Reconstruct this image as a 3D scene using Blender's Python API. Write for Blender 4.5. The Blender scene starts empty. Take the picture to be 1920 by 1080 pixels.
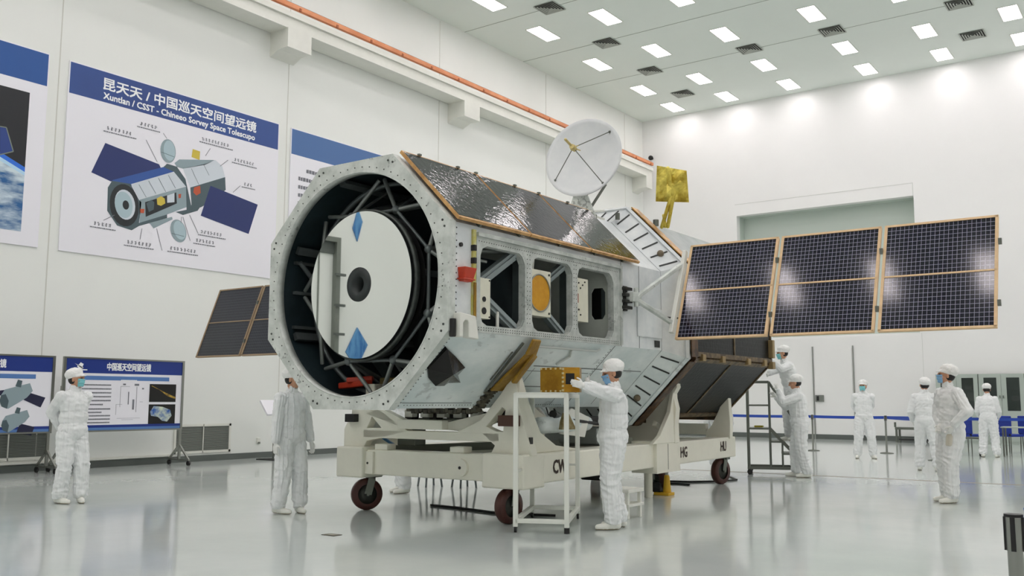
import bpy, bmesh, math, random
from mathutils import Vector, Matrix, noise
from mathutils.geometry import tessellate_polygon
random.seed(7)
SC = bpy.context.scene
COL = SC.collection
V = Vector
PI = math.pi
# ------------------------------------------------------------------ camera
H = 1.38
YAW, PIT, ROL, FOC = 0.624434, 0.118039, 0.003228, 1756.9
FW = V((-math.sin(YAW)*math.cos(PIT), math.cos(YAW)*math.cos(PIT), math.sin(PIT)))
R0 = V((math.cos(YAW), math.sin(YAW), 0)); U0 = R0.cross(FW)
RT = R0*math.cos(ROL)+U0*math.sin(ROL); UP = -R0*math.sin(ROL)+U0*math.cos(ROL)
CAM = V((0, 0, H))
cd = bpy.data.cameras.new('camera'); co = bpy.data.objects.new('camera', cd); COL.objects.link(co)
cd.sensor_width = 36; cd.lens = FOC/1920*36; cd.clip_end = 200
m = Matrix((RT, UP, -FW)).transposed().to_4x4(); m.translation = CAM; co.matrix_world = m
SC.camera = co
# ------------------------------------------------------------------ light, exposure
w = bpy.data.worlds.new('world'); SC.world = w; w.use_nodes = True
w.node_tree.nodes['Background'].inputs[0].default_value = (.9, 1, .93, 1)
w.node_tree.nodes['Background'].inputs[1].default_value = .02
SC.view_settings.view_transform = 'Standard'; SC.view_settings.look = 'None'
SC.view_settings.gamma = 1; SC.view_settings.exposure = 0.34
LAMP = 10.5                                   # radiance of the ceiling panels
SC.cycles.use_denoising = True
SC.cycles.max_bounces = 12; SC.cycles.diffuse_bounces = 9; SC.cycles.glossy_bounces = 4
SC.cycles.caustics_reflective = False; SC.cycles.caustics_refractive = False
SC.cycles.sample_clamp_indirect = 6
XL, XR, YB, YF, ZC = -17.8, 9.5, 33.93, -9.0, 12.85

def ray(x, y):
    return RT*((x-960)/FOC) - UP*((y-540)/FOC) + FW
def at(x, y, ax, val):                        # pixel of the photograph -> point on the plane X, Y or Z = val
    d = ray(x, y); i = 'XYZ'.index(ax)
    return CAM + d*((val-CAM[i])/d[i])
def atd(x, y, dist):                          # pixel -> point at a horizontal distance
    d = ray(x, y); return CAM + d*(dist/math.hypot(d.x, d.y))
# ------------------------------------------------------------------ materials
MATS = {}
def S(c):
    return tuple(((v/255)/12.92 if v/255 <= .04045 else ((v/255+.055)/1.055)**2.4) for v in c)
def mat(name, rgb, rough=.5, metal=0, var=0, vscale=3, bump=0, bscale=20, rgb2=None, spec=None, coat=0, stretch=None, emit=0, alpha=1, trans=0, specks=0, sscale=35):
    if name in MATS: return MATS[name]
    M = bpy.data.materials.new(name); M.use_nodes = True; MATS[name] = M
    nt = M.node_tree; b = nt.nodes['Principled BSDF']; L = nt.links.new
    c = S(rgb)+(1,)
    b.inputs['Base Color'].default_value = c
    b.inputs['Roughness'].default_value = rough; b.inputs['Metallic'].default_value = metal
    if spec is not None: b.inputs['Specular IOR Level'].default_value = spec
    if coat: b.inputs['Coat Weight'].default_value = coat; b.inputs['Coat Roughness'].default_value = .08
    if trans: b.inputs['Transmission Weight'].default_value = trans
    if alpha < 1: b.inputs['Alpha'].default_value = alpha
    if emit:
        b.inputs['Emission Color'].default_value = c; b.inputs['Emission Strength'].default_value = emit
    tc = nt.nodes.new('ShaderNodeTexCoord'); src = tc.outputs['Object']
    if stretch:
        mp = nt.nodes.new('ShaderNodeMapping'); mp.inputs['Scale'].default_value = stretch; L(src, mp.inputs[0]); src = mp.outputs[0]
    if var or rgb2:
        n = nt.nodes.new('ShaderNodeTexNoise'); n.inputs['Scale'].default_value = vscale; n.inputs['Detail'].default_value = 6
        n.inputs['Roughness'].default_value = .62; L(src, n.inputs['Vector'])
        r = nt.nodes.new('ShaderNodeValToRGB'); L(n.outputs['Fac'], r.inputs[0])
        c2 = S(rgb2)+(1,) if rgb2 else tuple(v*(1-var) for v in c[:3])+(1,)
        r.color_ramp.elements[0].position = .38; r.color_ramp.elements[0].color = c2
        r.color_ramp.elements[1].position = .62; r.color_ramp.elements[1].color = c
        L(r.outputs[0], b.inputs['Base Color'])
        if specks:                                # chipped and smudged spots of wear
            n3 = nt.nodes.new('ShaderNodeTexNoise'); n3.inputs['Scale'].default_value = sscale; n3.inputs['Detail'].default_value = 3; L(src, n3.inputs['Vector'])
            n4 = nt.nodes.new('ShaderNodeTexNoise'); n4.inputs['Scale'].default_value = 3.1; L(src, n4.inputs['Vector'])
            ad = nt.nodes.new('ShaderNodeMath'); ad.operation = 'MULTIPLY'; L(n3.outputs['Fac'], ad.inputs[0]); L(n4.outputs['Fac'], ad.inputs[1])
            r3 = nt.nodes.new('ShaderNodeValToRGB'); r3.color_ramp.elements[0].position = .36; r3.color_ramp.elements[0].color = (0, 0, 0, 1); r3.color_ramp.elements[1].position = .41; r3.color_ramp.elements[1].color = (specks,)*3+(1,)
            L(ad.outputs[0], r3.inputs[0]); mx = nt.nodes.new('ShaderNodeMixRGB'); L(r3.outputs[0], mx.inputs[0]); L(r.outputs[0], mx.inputs[1]); mx.inputs[2].default_value = (.16, .17, .16, 1); L(mx.outputs[0], b.inputs['Base Color'])
    if bump:
        n2 = nt.nodes.new('ShaderNodeTexNoise'); n2.inputs['Scale'].default_value = bscale; n2.inputs['Detail'].default_value = 4; L(src, n2.inputs['Vector'])
        bp = nt.nodes.new('ShaderNodeBump'); bp.inputs['Strength'].default_value = bump; bp.inputs['Distance'].default_value = .02
        L(n2.outputs['Fac'], bp.inputs['Height']); L(bp.outputs[0], b.inputs['Normal'])
    return M
wall_m = mat('wall_panel_white', (236, 236, 235), .38, var=.03, vscale=.35)
wallL_m = mat('wall_side_white', (233, 235, 231), .42, var=.03, vscale=.3)
ceil_m = mat('ceiling_grey_white', (226, 233, 227), .6, var=.02, vscale=.3)
white_m = mat('white_paint', (226, 226, 218), .4, var=.04)
cart_m = mat('cart_cream_paint', (233, 231, 217), .38, var=.05, vscale=2.5)
trol_m = mat('trolley_white_tube', (226, 228, 220), .35)
dark_m = mat('dark_void', (10, 12, 12), .7)
black_m = mat('black_plastic', (18, 18, 18), .45)
base_m = mat('baseboard_grey', (92, 98, 94), .5)
inner_m = mat('inner_dark_lining', (48, 64, 70), .4, 0, var=.45, vscale=2, bump=.2, bscale=6)
strut_m = mat('strut_grey', (150, 156, 152), .4, .5, var=.2)
dstrut_m = mat('strut_dark', (124, 132, 132), .42, .4, var=.25)
ring_m = mat('ring_grey_alloy', (214, 218, 213), .45, .05, rgb2=(186, 192, 186), vscale=5, bump=.12, bscale=30, specks=.6, sscale=26)
skin_m = mat('panel_white_skin', (226, 229, 229), .42, .03, rgb2=(206, 211, 213), vscale=2.4, bump=.1, bscale=7)
bevel_m = mat('panel_bluegrey_skin', (230, 236, 235), .4, .0, rgb2=(206, 217, 217), vscale=2.2, bump=.2, bscale=5, stretch=(1, .6, 1), specks=.3, sscale=14)
frame_m = mat('window_frame_grey', (200, 204, 199), .45, .1, rgb2=(172, 178, 173), vscale=7, specks=.5, sscale=30)
rivet_m = mat('rivet_dark', (70, 74, 70), .5, .5)
copper_m = mat('copper_edge', (214, 170, 112), .4, .3, rgb2=(180, 134, 78), vscale=9)
wingframe_m = mat('wing_frame_tan', (222, 190, 148), .45, .15, var=.1, vscale=12)
gold_m = mat('gold_foil', (236, 218, 104), .35, .4, rgb2=(178, 152, 44), vscale=5, bump=.8, bscale=9)
ochre_m = mat('ochre_film', (176, 136, 44), .4, .35, rgb2=(138, 104, 28), vscale=5, bump=.4, bscale=12)
goldbox_m = mat('gold_anodised', (190, 142, 44), .3, .6, rgb2=(164, 116, 30), vscale=7)
brown_m = mat('brown_bracket', (94, 70, 44), .5, .3, rgb2=(58, 44, 30), vscale=6, bump=.3, bscale=25)
red_m = mat('red_cover', (196, 62, 36), .45, var=.15, vscale=9)
yel_m = mat('yellow_primer', (186, 178, 92), .5, rgb2=(196, 196, 150), vscale=9)
wbox_m = mat('instrument_white', (218, 216, 198), .45, var=.06, vscale=8)
amber_m = mat('amber_aperture', (214, 158, 44), .4, .2, rgb2=(204, 146, 36), vscale=10, bump=.1, bscale=60)
blk_m = mat('black_shiny_foil', (13, 10, 8), .14, 0, bump=.25, bscale=8, spec=.35)
mirror_m = mat('mirror', (240, 243, 240), .015, 1)
baffle_m = mat('baffle_dark', (34, 42, 42), .5, var=.3, vscale=10)
steel_m = mat('brushed_steel', (150, 152, 146), .3, .9)
dsteel_m = mat('dull_steel', (112, 116, 108), .4, .7)
tire_m = mat('wheel_brown_red', (74, 34, 26), .4, var=.2, vscale=12)
hub_m = mat('wheel_hub_dark', (62, 64, 58), .5, .3)
orange_m = mat('conductor_rail_orange', (226, 150, 106), .5, rgb2=(206, 126, 80), vscale=3, stretch=(1, .5, 1))
blue_m = mat('belt_blue', (32, 70, 168), .6)
chair_m = mat('chair_blue', (22, 52, 152), .6, var=.15)
cabinet_m = mat('cabinet_grey_green', (172, 182, 174), .45)
dglass_m = mat('cabinet_dark_glass', (60, 68, 65), .08, spec=.6, alpha=.55)
shutter_m = mat('shutter_pale_green', (196, 206, 198), .5)
vent_m = mat('vent_grille_grey', (122, 127, 120), .5, .2)
ventw_m = mat('vent_slat_light', (176, 180, 172), .5)
suit_m = mat('cleanroom_fabric', (233, 235, 235), .85, var=.03, vscale=14, bump=.35, bscale=16, spec=.25)
cap_m = mat('cap_fabric', (236, 236, 234), .85, bump=.5, bscale=45, spec=.25)
skinp_m = mat('skin', (196, 146, 116), .5, var=.06, vscale=12)
glove_m = mat('glove_white', (226, 226, 222), .6)
mask_m = mat('mask_teal', (128, 200, 206), .75, bump=.2, bscale=60)
mask2_m = mat('mask_blue', (132, 178, 216), .75, bump=.2, bscale=60)
hair_m = mat('hair_black', (24, 20, 18), .6)
shoe_m = mat('shoe_white', (232, 232, 224), .5)
sole_m = mat('shoe_sole_tan', (172, 160, 136), .6)
pb_m = mat('poster_blue', (44, 78, 146), .45, rgb2=(40, 68, 132), vscale=.4)
pb2_m = mat('poster_bright_blue', (30, 82, 152), .45)
pw_m = mat('poster_white', (236, 235, 242), .5)
ink_m = mat('print_grey', (118, 120, 128), .7)
letter_m = mat('print_white', (246, 248, 250), .6)
navy_m = mat('print_navy', (24, 38, 92), .5)
board_blue_m = mat('board_blue', (22, 50, 132), .45)
board_sub_m = mat('board_subheader', (84, 124, 184), .5)
# floor: sealed epoxy
fm = mat('floor_epoxy', (200, 206, 203), .1, rgb2=(190, 198, 195), vscale=.5, bump=.03, bscale=2.2, coat=.0)
fb = fm.node_tree.nodes['Principled BSDF']; fb.inputs['IOR'].default_value = 1.62
# solar cells: a grid of dark cells with pale lines, laid out in each panel's own UV (one unit per cell)
def cells(name, c1, c2, line, lw, rough=.16, bump=0, metal=0, bdist=.004):
    M = bpy.data.materials.new(name); M.use_nodes = True; nt = M.node_tree; L = nt.links.new; b = nt.nodes['Principled BSDF']
    uv = nt.nodes.new('ShaderNodeUVMap'); br = nt.nodes.new('ShaderNodeTexBrick'); L(uv.outputs[0], br.inputs['Vector'])
    br.offset = 0; br.squash = 1
    for k, v in (('Scale', 1), ('Mortar Size', lw), ('Mortar Smooth', .1), ('Bias', 0), ('Brick Width', 1), ('Row Height', 1)): br.inputs[k].default_value = v
    br.inputs['Color1'].default_value = S(c1)+(1,); br.inputs['Color2'].default_value = S(c2)+(1,); br.inputs['Mortar'].default_value = S(line)+(1,)
    L(br.outputs['Color'], b.inputs['Base Color']); b.inputs['Roughness'].default_value = rough; b.inputs['Metallic'].default_value = metal
    if bump:
        n = nt.nodes.new('ShaderNodeTexNoise'); n.inputs['Scale'].default_value = 1.1; n.inputs['Detail'].default_value = 3; L(uv.outputs[0], n.inputs['Vector'])
        bp = nt.nodes.new('ShaderNodeBump'); bp.inputs['Strength'].default_value = bump; bp.inputs['Distance'].default_value = bdist
        L(n.outputs['Fac'], bp.inputs['Height']); L(bp.outputs[0], b.inputs['Normal'])
    if name == 'rear_cells': b.inputs['Specular IOR Level'].default_value = .16
    MATS[name] = M
    return M
wing_cell = cells('wing_cells', (14, 14, 30), (20, 19, 38), (150, 148, 166), .05, .09)
wingb_cell = cells('wing_cells_left', (22, 24, 34), (28, 30, 40), (70, 74, 78), .06, .3)
top_cell = cells('roof_cells', (13, 14, 17), (26, 27, 31), (60, 60, 58), .05, .05, bump=.5, bdist=.006)
rear_cell = cells('rear_cells', (5, 8, 10), (10, 14, 17), (34, 38, 38), .05, .3, bump=.3, bdist=.01)

# ------------------------------------------------------------------ mesh builder
class MB:
    def __init__(s): s.v = []; s.f = []; s.mi = []; s.uv = {}; s.cur = 0; s.sm = []
    def add(s, vs, fs, smooth=False):
        o = len(s.v); s.v += [V(p) for p in vs]
        for f in fs: s.f.append(tuple(i+o for i in f)); s.mi.append(s.cur); s.sm.append(smooth)
    def box(s, a, b, M=None):
        vs = [V((x, y, z)) for x in (a[0], b[0]) for y in (a[1], b[1]) for z in (a[2], b[2])]
        if M: vs = [M @ p for p in vs]
        s.add(vs, [(0, 1, 3, 2), (4, 6, 7, 5), (0, 4, 5, 1), (2, 3, 7, 6), (0, 2, 6, 4), (1, 5, 7, 3)])
        return s
    def cbox(s, c, d, M=None):
        return s.box([c[i]-d[i]/2 for i in range(3)], [c[i]+d[i]/2 for i in range(3)], M)
    def beam(s, p, q, w, h, up=(0, 0, 1)):
        p, q = V(p), V(q); d = (q-p).normalized(); u = V(up); u = (u-d*u.dot(d))
        if u.length < 1e-4: u = V((0, 1, 0)) if abs(d.y) < .9 else V((1, 0, 0)); u = u-d*u.dot(d)
        u.normalize(); r = d.cross(u)
        vs = [e+r*(w/2*a)+u*(h/2*b) for e in (p, q) for a, b in ((-1, -1), (1, -1), (1, 1), (-1, 1))]
        s.add(vs, [(3, 2, 1, 0), (4, 5, 6, 7), (0, 1, 5, 4), (1, 2, 6, 5), (2, 3, 7, 6), (3, 0, 4, 7)]); return s
    def tube(s, p, q, r, r2=None, n=14, cap=True):
        p, q = V(p), V(q); r2 = r if r2 is None else r2; d = (q-p).normalized()
        u = d.orthogonal().normalized(); w_ = d.cross(u)
        vs = [p+(u*math.cos(2*PI*i/n)+w_*math.sin(2*PI*i/n))*r for i in range(n)]+[q+(u*math.cos(2*PI*i/n)+w_*math.sin(2*PI*i/n))*r2 for i in range(n)]
        s.add(vs, [(i, (i+1) % n, n+(i+1) % n, n+i) for i in range(n)], True)
        if cap: s.add(vs, [tuple(range(n))[::-1], tuple(range(n, 2*n))])
        return s
    def path(s, pts, r, n=10):
        for a, b in zip(pts[:-1], pts[1:]): s.tube(a, b, r, n=n)
        for a in pts[1:-1]: s.ell(a, (r, r, r), 8, 5)
        return s
    def ell(s, c, r, nu=16, nv=10, M=None):
        vs = []
        for j in range(nv+1):
            t = PI*j/nv
            for i in range(nu):
                a = 2*PI*i/nu; p = V((r[0]*math.sin(t)*math.cos(a), r[1]*math.sin(t)*math.sin(a), r[2]*math.cos(t)))
                vs.append((M @ p if M else p)+V(c))
        s.add(vs, [(j*nu+i, (j+1)*nu+i, (j+1)*nu+(i+1) % nu, j*nu+(i+1) % nu) for j in range(nv) for i in range(nu)], True); return s
    def cap(s, p, q, r1, r2, n=14, flat=None):    # rounded cone
        p, q = V(p), V(q); d = (q-p); L = d.length; d.normalize(); u = d.orthogonal().normalized(); w_ = d.cross(u); rings = []
        for k in range(5): t = PI/2*k/4; rings.append((-r1*math.cos(t), r1*math.sin(t)))
        for k in range(5): t = PI/2*k/4; rings.append((L+r2*math.sin(t), r2*math.cos(t)))
        vs = [p+d*a+(u*math.cos(2*PI*i/n)+w_*math.sin(2*PI*i/n))*max(b, 1e-4) for a, b in rings for i in range(n)]
        s.add(vs, [(j*n+i, j*n+(i+1) % n, (j+1)*n+(i+1) % n, (j+1)*n+i) for j in range(9) for i in range(n)], True)
        s.add(vs, [tuple(range(n))[::-1], tuple(range(9*n, 10*n))]); return s
    def lathe(s, prof, O, ax, n=32, close=False):   # prof: (radius, distance along ax)
        O = V(O); ax = V(ax).normalized(); u = ax.orthogonal().normalized(); w_ = ax.cross(u)
        vs = [O+ax*h+(u*math.cos(2*PI*i/n)+w_*math.sin(2*PI*i/n))*r for r, h in prof for i in range(n)]
        k = len(prof); js = range(k) if close else range(k-1)
        s.add(vs, [(j*n+i, j*n+(i+1) % n, ((j+1) % k)*n+(i+1) % n, ((j+1) % k)*n+i) for j in js for i in range(n)], True); return s
    def plate(s, outer, holes, O, U_, W_, t, smooth=False):   # 2-D outline with holes, thickness t along U x W
        O, U_, W_ = V(O), V(U_), V(W_); N = U_.cross(W_).normalized()
        loops = [outer]+list(holes); flat = [p for l in loops for p in l]
        tri = tessellate_polygon([[V((p[0], p[1], 0)) for p in l] for l in loops]); k = len(flat)
        P = [O+U_*p[0]+W_*p[1] for p in flat]
        vs = P+[p+N*t for p in P]
        fs = []
        for a, b, c in tri:
            cr = (flat[b][0]-flat[a][0])*(flat[c][1]-flat[a][1])-(flat[b][1]-flat[a][1])*(flat[c][0]-flat[a][0])
            if cr < 0: b, c = c, b
            fs += [(c, b, a), (a+k, b+k, c+k)]
        o = 0
        for l in loops:
            n = len(l)
            for i in range(n): fs.append((o+i, o+(i+1) % n, o+(i+1) % n+k, o+i+k))
            o += n
        s.add(vs, fs); return s
    def quad(s, a, b, c, d, nu=None, nv=None):
        s.add([a, b, c, d], [(0, 1, 2, 3)])
        if nu: s.uv[len(s.f)-1] = [(0, 0), (nu, 0), (nu, nv), (0, nv)]
        return s
    def mesh(s, name, mats):
        me = bpy.data.meshes.new(name); me.from_pydata([tuple(p) for p in s.v], [], s.f)
        for m_ in (mats if isinstance(mats, (list, tuple)) else [mats]): me.materials.append(m_)
        me.polygons.foreach_set('material_index', s.mi); me.polygons.foreach_set('use_smooth', s.sm)
        if s.uv:
            ul = me.uv_layers.new(name='UVMap')
            for fi, c in s.uv.items():
                for k, li in enumerate(me.polygons[fi].loop_indices): ul.data[li].uv = c[k]
        me.update(); return me
    def build(s, name, mats, parent=None, bevel=0, label=None, local=False, fix=True):
        me = s.mesh(name, mats)
        if fix and not s.uv:
            bm = bmesh.new(); bm.from_mesh(me); bmesh.ops.recalc_face_normals(bm, faces=bm.faces); bm.to_mesh(me); bm.free()
        o = bpy.data.objects.new(name, me); COL.objects.link(o)
        if parent is not None:
            o.parent = parent
            if not local: o.matrix_parent_inverse = WM[parent.name].inverted()
        WM[o.name] = WM[parent.name].copy() if (parent is not None and local) else Matrix.Identity(4)
        if bevel:
            b = o.modifiers.new('bevel', 'BEVEL'); b.width = bevel; b.segments = 2; b.limit_method = 'ANGLE'; b.angle_limit = math.radians(40)
        if label: o['label'] = label
        return o
WM = {}
def thing(name, label, cat, loc=(0, 0, 0), rz=0, group=None, scale=1):
    o = bpy.data.objects.new(name, None); COL.objects.link(o); o.location = loc; o.rotation_euler = (0, 0, rz); o.scale = (scale,)*3
    o.empty_display_size = .1
    WM[o.name] = Matrix.Translation(V(loc)) @ Matrix.Rotation(rz, 4, 'Z') @ Matrix.Scale(scale, 4)
    o['label'] = label; o['category'] = cat
    if group: o['group'] = group
    return o
def tag(o, label, cat, group=None, kind=None):
    o['label'] = label; o['category'] = cat
    if group: o['group'] = group
    if kind: o['kind'] = kind
    return o
def struct(name, mb, mats, parent=None, bevel=0):
    o = mb.build(name, mats, parent, bevel)
    if parent is None: o['kind'] = 'structure'
    return o
def dup(root, loc, rz=None, label=None):
    r = root.copy(); COL.objects.link(r); r.location = loc
    if rz is not None: r.rotation_euler = (0, 0, rz)
    if label: r['label'] = label
    for ch in list(root.children):
        c = ch.copy(); COL.objects.link(c); c.parent = r; c.matrix_parent_inverse = ch.matrix_parent_inverse.copy()
        for g in list(ch.children):
            d = g.copy(); COL.objects.link(d); d.parent = c; d.matrix_parent_inverse = g.matrix_parent_inverse.copy()
    return r
def textmesh(body):
    c = bpy.data.curves.new('t', 'FONT'); c.body = body; c.resolution_u = 2
    o = bpy.data.objects.new('t', c); COL.objects.link(o)
    dg = bpy.context.evaluated_depsgraph_get(); me = bpy.data.meshes.new_from_object(o.evaluated_get(dg))
    bpy.data.objects.remove(o); bpy.data.curves.remove(c); return me
def lettering(body, O, U_, W_, width, height, m_, parent, name='lettering', bold=0, local=False):
    # writing laid on a surface: O = lower left corner, U_ along the line, W_ up
    O, U_, W_ = V(O), V(U_), V(W_); N = U_.cross(W_)
    me = textmesh(body); xs = [v.co.x for v in me.vertices]; ys = [v.co.y for v in me.vertices]
    x0, x1, y0, y1 = min(xs), max(xs), min(ys), max(ys)
    mb = MB()
    vs = [O+U_*((v.co.x-x0)/(x1-x0)*width)+W_*((v.co.y-y0)/(y1-y0)*height) for v in me.vertices]
    offs = [(0, 0)] if not bold else [(0, 0), (bold, 0), (0, bold), (bold, bold), (bold/2, bold/2)]
    for k, (a, b) in enumerate(offs): mb.add([p+U_*a+W_*b+N*(.0004*k) for p in vs], [tuple(p.vertices) for p in me.polygons])
    bpy.data.meshes.remove(me)
    return mb.build(name, m_, parent, fix=False, local=local)

# ------------------------------------------------------------------ the hall
g = MB().box((XL-.3, YF-.3, -.2), (XR+.3, YB+.3, 0)); struct('floor', g, fm)
struct('ceiling', MB().box((XL-.3, YF-.3, ZC), (XR+.3, YB+.3, ZC+.3)), ceil_m)
struct('wall_left', MB().box((XL-.3, YF-.3, 0), (XL, YB+.3, ZC)), wallL_m)
struct('wall_right', MB().box((XR, YF-.3, 0), (XR+.3, YB+.3, ZC)), wall_m)
struct('wall_front', MB().box((XL, YF-.3, 0), (XR, YF, ZC)), wall_m)
# back wall with the recess of the tall loading gate
gx0, gx1, gz = at(1381, 404, 'Y', YB).x, at(1712.5, 367, 'Y', YB).x, 8.42
bw = MB()
bw.box((XL, YB, 0), (gx0, YB+.3, ZC)); bw.box((gx1, YB, 0), (XR, YB+.3, ZC)); bw.box((gx0, YB, gz), (gx1, YB+.3, ZC))
bw.box((gx0, YB, 0), (gx1, YB+.3, 3.62))
bw.box((gx0-.3, YB+.3, 3.5), (gx1+.3, YB+.9, 3.7))
struct('wall_back', bw, wall_m)
gd = MB().box((gx0-.2, YB+.75, 3.5), (gx1+.2, YB+.9, gz+.3)); gd.box((gx0-.2, YB+.3, 3.5), (gx0, YB+.8, gz+.3)); gd.box((gx1, YB+.3, 3.5), (gx1+.2, YB+.8, gz+.3)); gd.box((gx0-.2, YB+.3, gz), (gx1+.2, YB+.8, gz+.25))
struct('door_2', gd, shutter_m)
# thin panel joints of the outline over the gate, and wall panel seams
seam_m = mat('panel_joint', (206, 208, 204), .6)
sm = MB(); zt = 8.86
sm.box((gx0-.06, YB-.006, zt), (gx1, YB, zt+.02)); sm.box((gx1-.02, YB-.006, gz), (gx1, YB, zt))
for x in (-7.29, -1.6, 2.2): sm.box((x, YB-.005, .2), (x+.014, YB, 3.62 if gx0 < x < gx1 else (3.66 if x == -7.29 else ZC-.1)))
struct('trim_1', sm, seam_m)
sm = MB()
for y in (4.0, 9.3, 15.1, 20.9, 26.7, 32.4): sm.box((XL, y, .2), (XL+.006, y+.02, ZC-.05))
struct('trim_2', sm, mat('panel_joint_soft', (206, 206, 198), .6))
sm = MB()
for y in (28.7, 25.3, 22.1): sm.box((XL, y, ZC-.006), (XR, y+.02, ZC))
for y in (18.8, 15.6, 12.4): sm.box((XL, y, ZC-.006), (XR, y+.02, ZC))
struct('trim_3', sm, mat('ceiling_joint', (150, 157, 148), .7))
# baseboards
struct('baseboard_back', MB().box((XL, YB-.03, 0), (XR, YB, .17)), base_m)
b = MB().box((XL, YF, 0), (XL+.03, YB, .13)); struct('baseboard_left', b, base_m)
struct('trim_4', MB().box((XL, YF, .15), (XL+.09, 12.25, .19)), white_m)
# the pair of plain doors under the gate
d1 = MB(); dx0, dx1 = at(1525, 700, 'Y', YB).x, at(1601, 700, 'Y', YB).x
d1.box((dx0+.05, YB-.02, .02), (dx1-.05, YB, 3.2))
dr = struct('door_1', d1, wall_m)
f1 = MB()
for x in (dx0, dx1): f1.box((x-.02, YB-.04, .0), (x+.02, YB, 3.3))
f1.build('door_frame', mat('frame_mid_grey', (150, 153, 148), .4, .4), dr); MB().box((dx0+.06, YB-.08, 1.32), (dx0+.36, YB-.02, 1.56)).build('door_lock', mat('lock_grey', (128, 132, 126), .4, .4), dr, .01)
MB().box((dx0+.12, YB-.1, 1.36), (dx0+.2, YB-.08, 1.52)).build('door_handle', black_m, dr, .005)
# ceiling lights and diffusers
COLS = [-15.85, -13.6, -11.2, -8.45, -6.0, -3.62, -1.1, 1.4, 3.9, 6.4]
ROWS = [32.8, 30.35, 27.0, 23.65, 20.75, 17.3, 13.9, 10.5, 7.1, 3.7, .3, -3.1, -6.5]
lamp_m = mat('lamp_panel', (255, 246, 248), .5, emit=LAMP)
LSC = (ZC-1.38)/(13.04-1.38)
lroot = None
colname = ['first', 'second', 'third', 'fourth', 'fifth', 'sixth', 'seventh', 'eighth', 'ninth', 'tenth']
for j, y in enumerate(ROWS):
    for i, x in enumerate(COLS):
        rn = colname[j] if j < 10 else ['eleventh', 'twelfth', 'thirteenth'][j-10]
        lab = 'square white ceiling light, %s from the left wall, %s row from the back wall' % (colname[i], rn)
        if lroot is None:
            lroot = thing('ceiling_light', lab, 'ceiling light', (x, y, ZC), 0, 'ceiling light panels'); r = lroot
            fr = MB()
            for s_ in (-1, 1):
                fr.cbox((x+s_*.265, y, ZC-.008), (.03, 1.2, .016)); fr.cbox((x, y+s_*.59, ZC-.008), (.5, .02, .016))
            fr.build('frame', white_m, r)
            q = MB().box((x-.25, y-.58, ZC-.012), (x+.25, y+.58, ZC-.002)); q.build('diffuser', lamp_m, r)
        else:
            dup(lroot, (x, y, ZC), label=lab)
VT = [(-14.84, 22.47), (-14.85, 25.88), (-14.9, 29.06), (-11.22, 29.09), (-8.49, 29.12), (-4.81, 29.21), (-15.05, 32.04), (-4.92, 32.08)]
vroot = None
VL = ['nearest one of the left wall row', 'second nearest of the left wall row', 'third along the left wall row', 'middle row, second from the left', 'middle row, third from the left', 'middle row, rightmost', 'in the far left corner', 'by the back wall on the right']
for k, (x, y) in enumerate(VT):
    x, y = x*LSC, y*LSC
    lab = 'square grey louvred ceiling air diffuser, '+VL[k]
    if vroot is None:
        vroot = thing('ceiling_vent', lab, 'vent', (x, y, ZC), 0, 'ceiling air diffusers')
        MB().box((x-.33, y-.33, ZC-.01), (x+.33, y+.33, ZC-.001)).build('backing', dark_m, vroot)
        f = MB()
        for s_ in (.34, .27, .2, .13, .06):
            for a in (-1, 1):
                f.beam((x-s_, y+a*s_, ZC-.02), (x+s_, y+a*s_, ZC-.02), .035, .006, (0, .5*a, 1)); f.beam((x+a*s_, y-s_, ZC-.02), (x+a*s_, y+s_, ZC-.02), .035, .006, (.5*a, 0, 1))
        f.build('louvre', ventw_m, vroot)
    else: dup(vroot, (x, y, ZC), label=lab)
# dome camera in the corner
c = at(1220, 296, 'Y', YB-.15); k = MB().ell(c, (.1, .1, .1)); k.tube(c, c+V((0, .16, 0)), .05)
tag(k.build('security_camera', black_m), 'small black ball camera high in the back corner above the rail end', 'camera')
# crane runway beam with corbels, orange conductor rail and cable
XO = -17.16
rb = thing('crane_beam', 'long white crane runway beam running along the left wall on corbels', 'beam', (XL, 14, 10))
bm_ = MB().box((XL+.02, YF+.1, 10.3), (XO, 33.5, 10.72)); bm_.box((XO-.02, YF+.1, 10.58), (XO+.06, 33.5, 10.7)); bm_.build('beam_girder', white_m, rb)
for y in (-6.2, .6, 7.65, 14.5, 21.33, 28.2, 33.0):
    cb = MB().plate([(0, 10.3), (0, 9.7), (.3, 9.83), (XO-XL+.01, 9.83), (XO-XL+.01, 10.32)], [], (XL, y+(.75 if y < 32 else .5), 0), (1, 0, 0), (0, 0, 1), .75 if y < 32 else .5)
    cb.build('corbel', white_m, rb)
rl = thing('conductor_rail', 'orange conductor rail with a thin black cable along the top of the beam', 'rail', (XO, 14, 10.8))
r_ = MB().box((XO-.02, YF+.2, 10.8), (XO+.08, 33.5, 10.92))
r_.build('rail', orange_m, rl, .01)
k = MB(); y = YF+.4
while y < 33.3: k.box((XO+.06, y, 10.79), (XO+.1, y+.06, 10.86)); y += 1.23
k.build('rail_clip', mat('clip_rust', (170, 96, 60), .6), rl)
MB().tube((XO-.02, YF+.2, 10.96), (XO-.02, 33.5, 10.96), .016, n=8).build('cable', black_m, rl)
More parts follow.
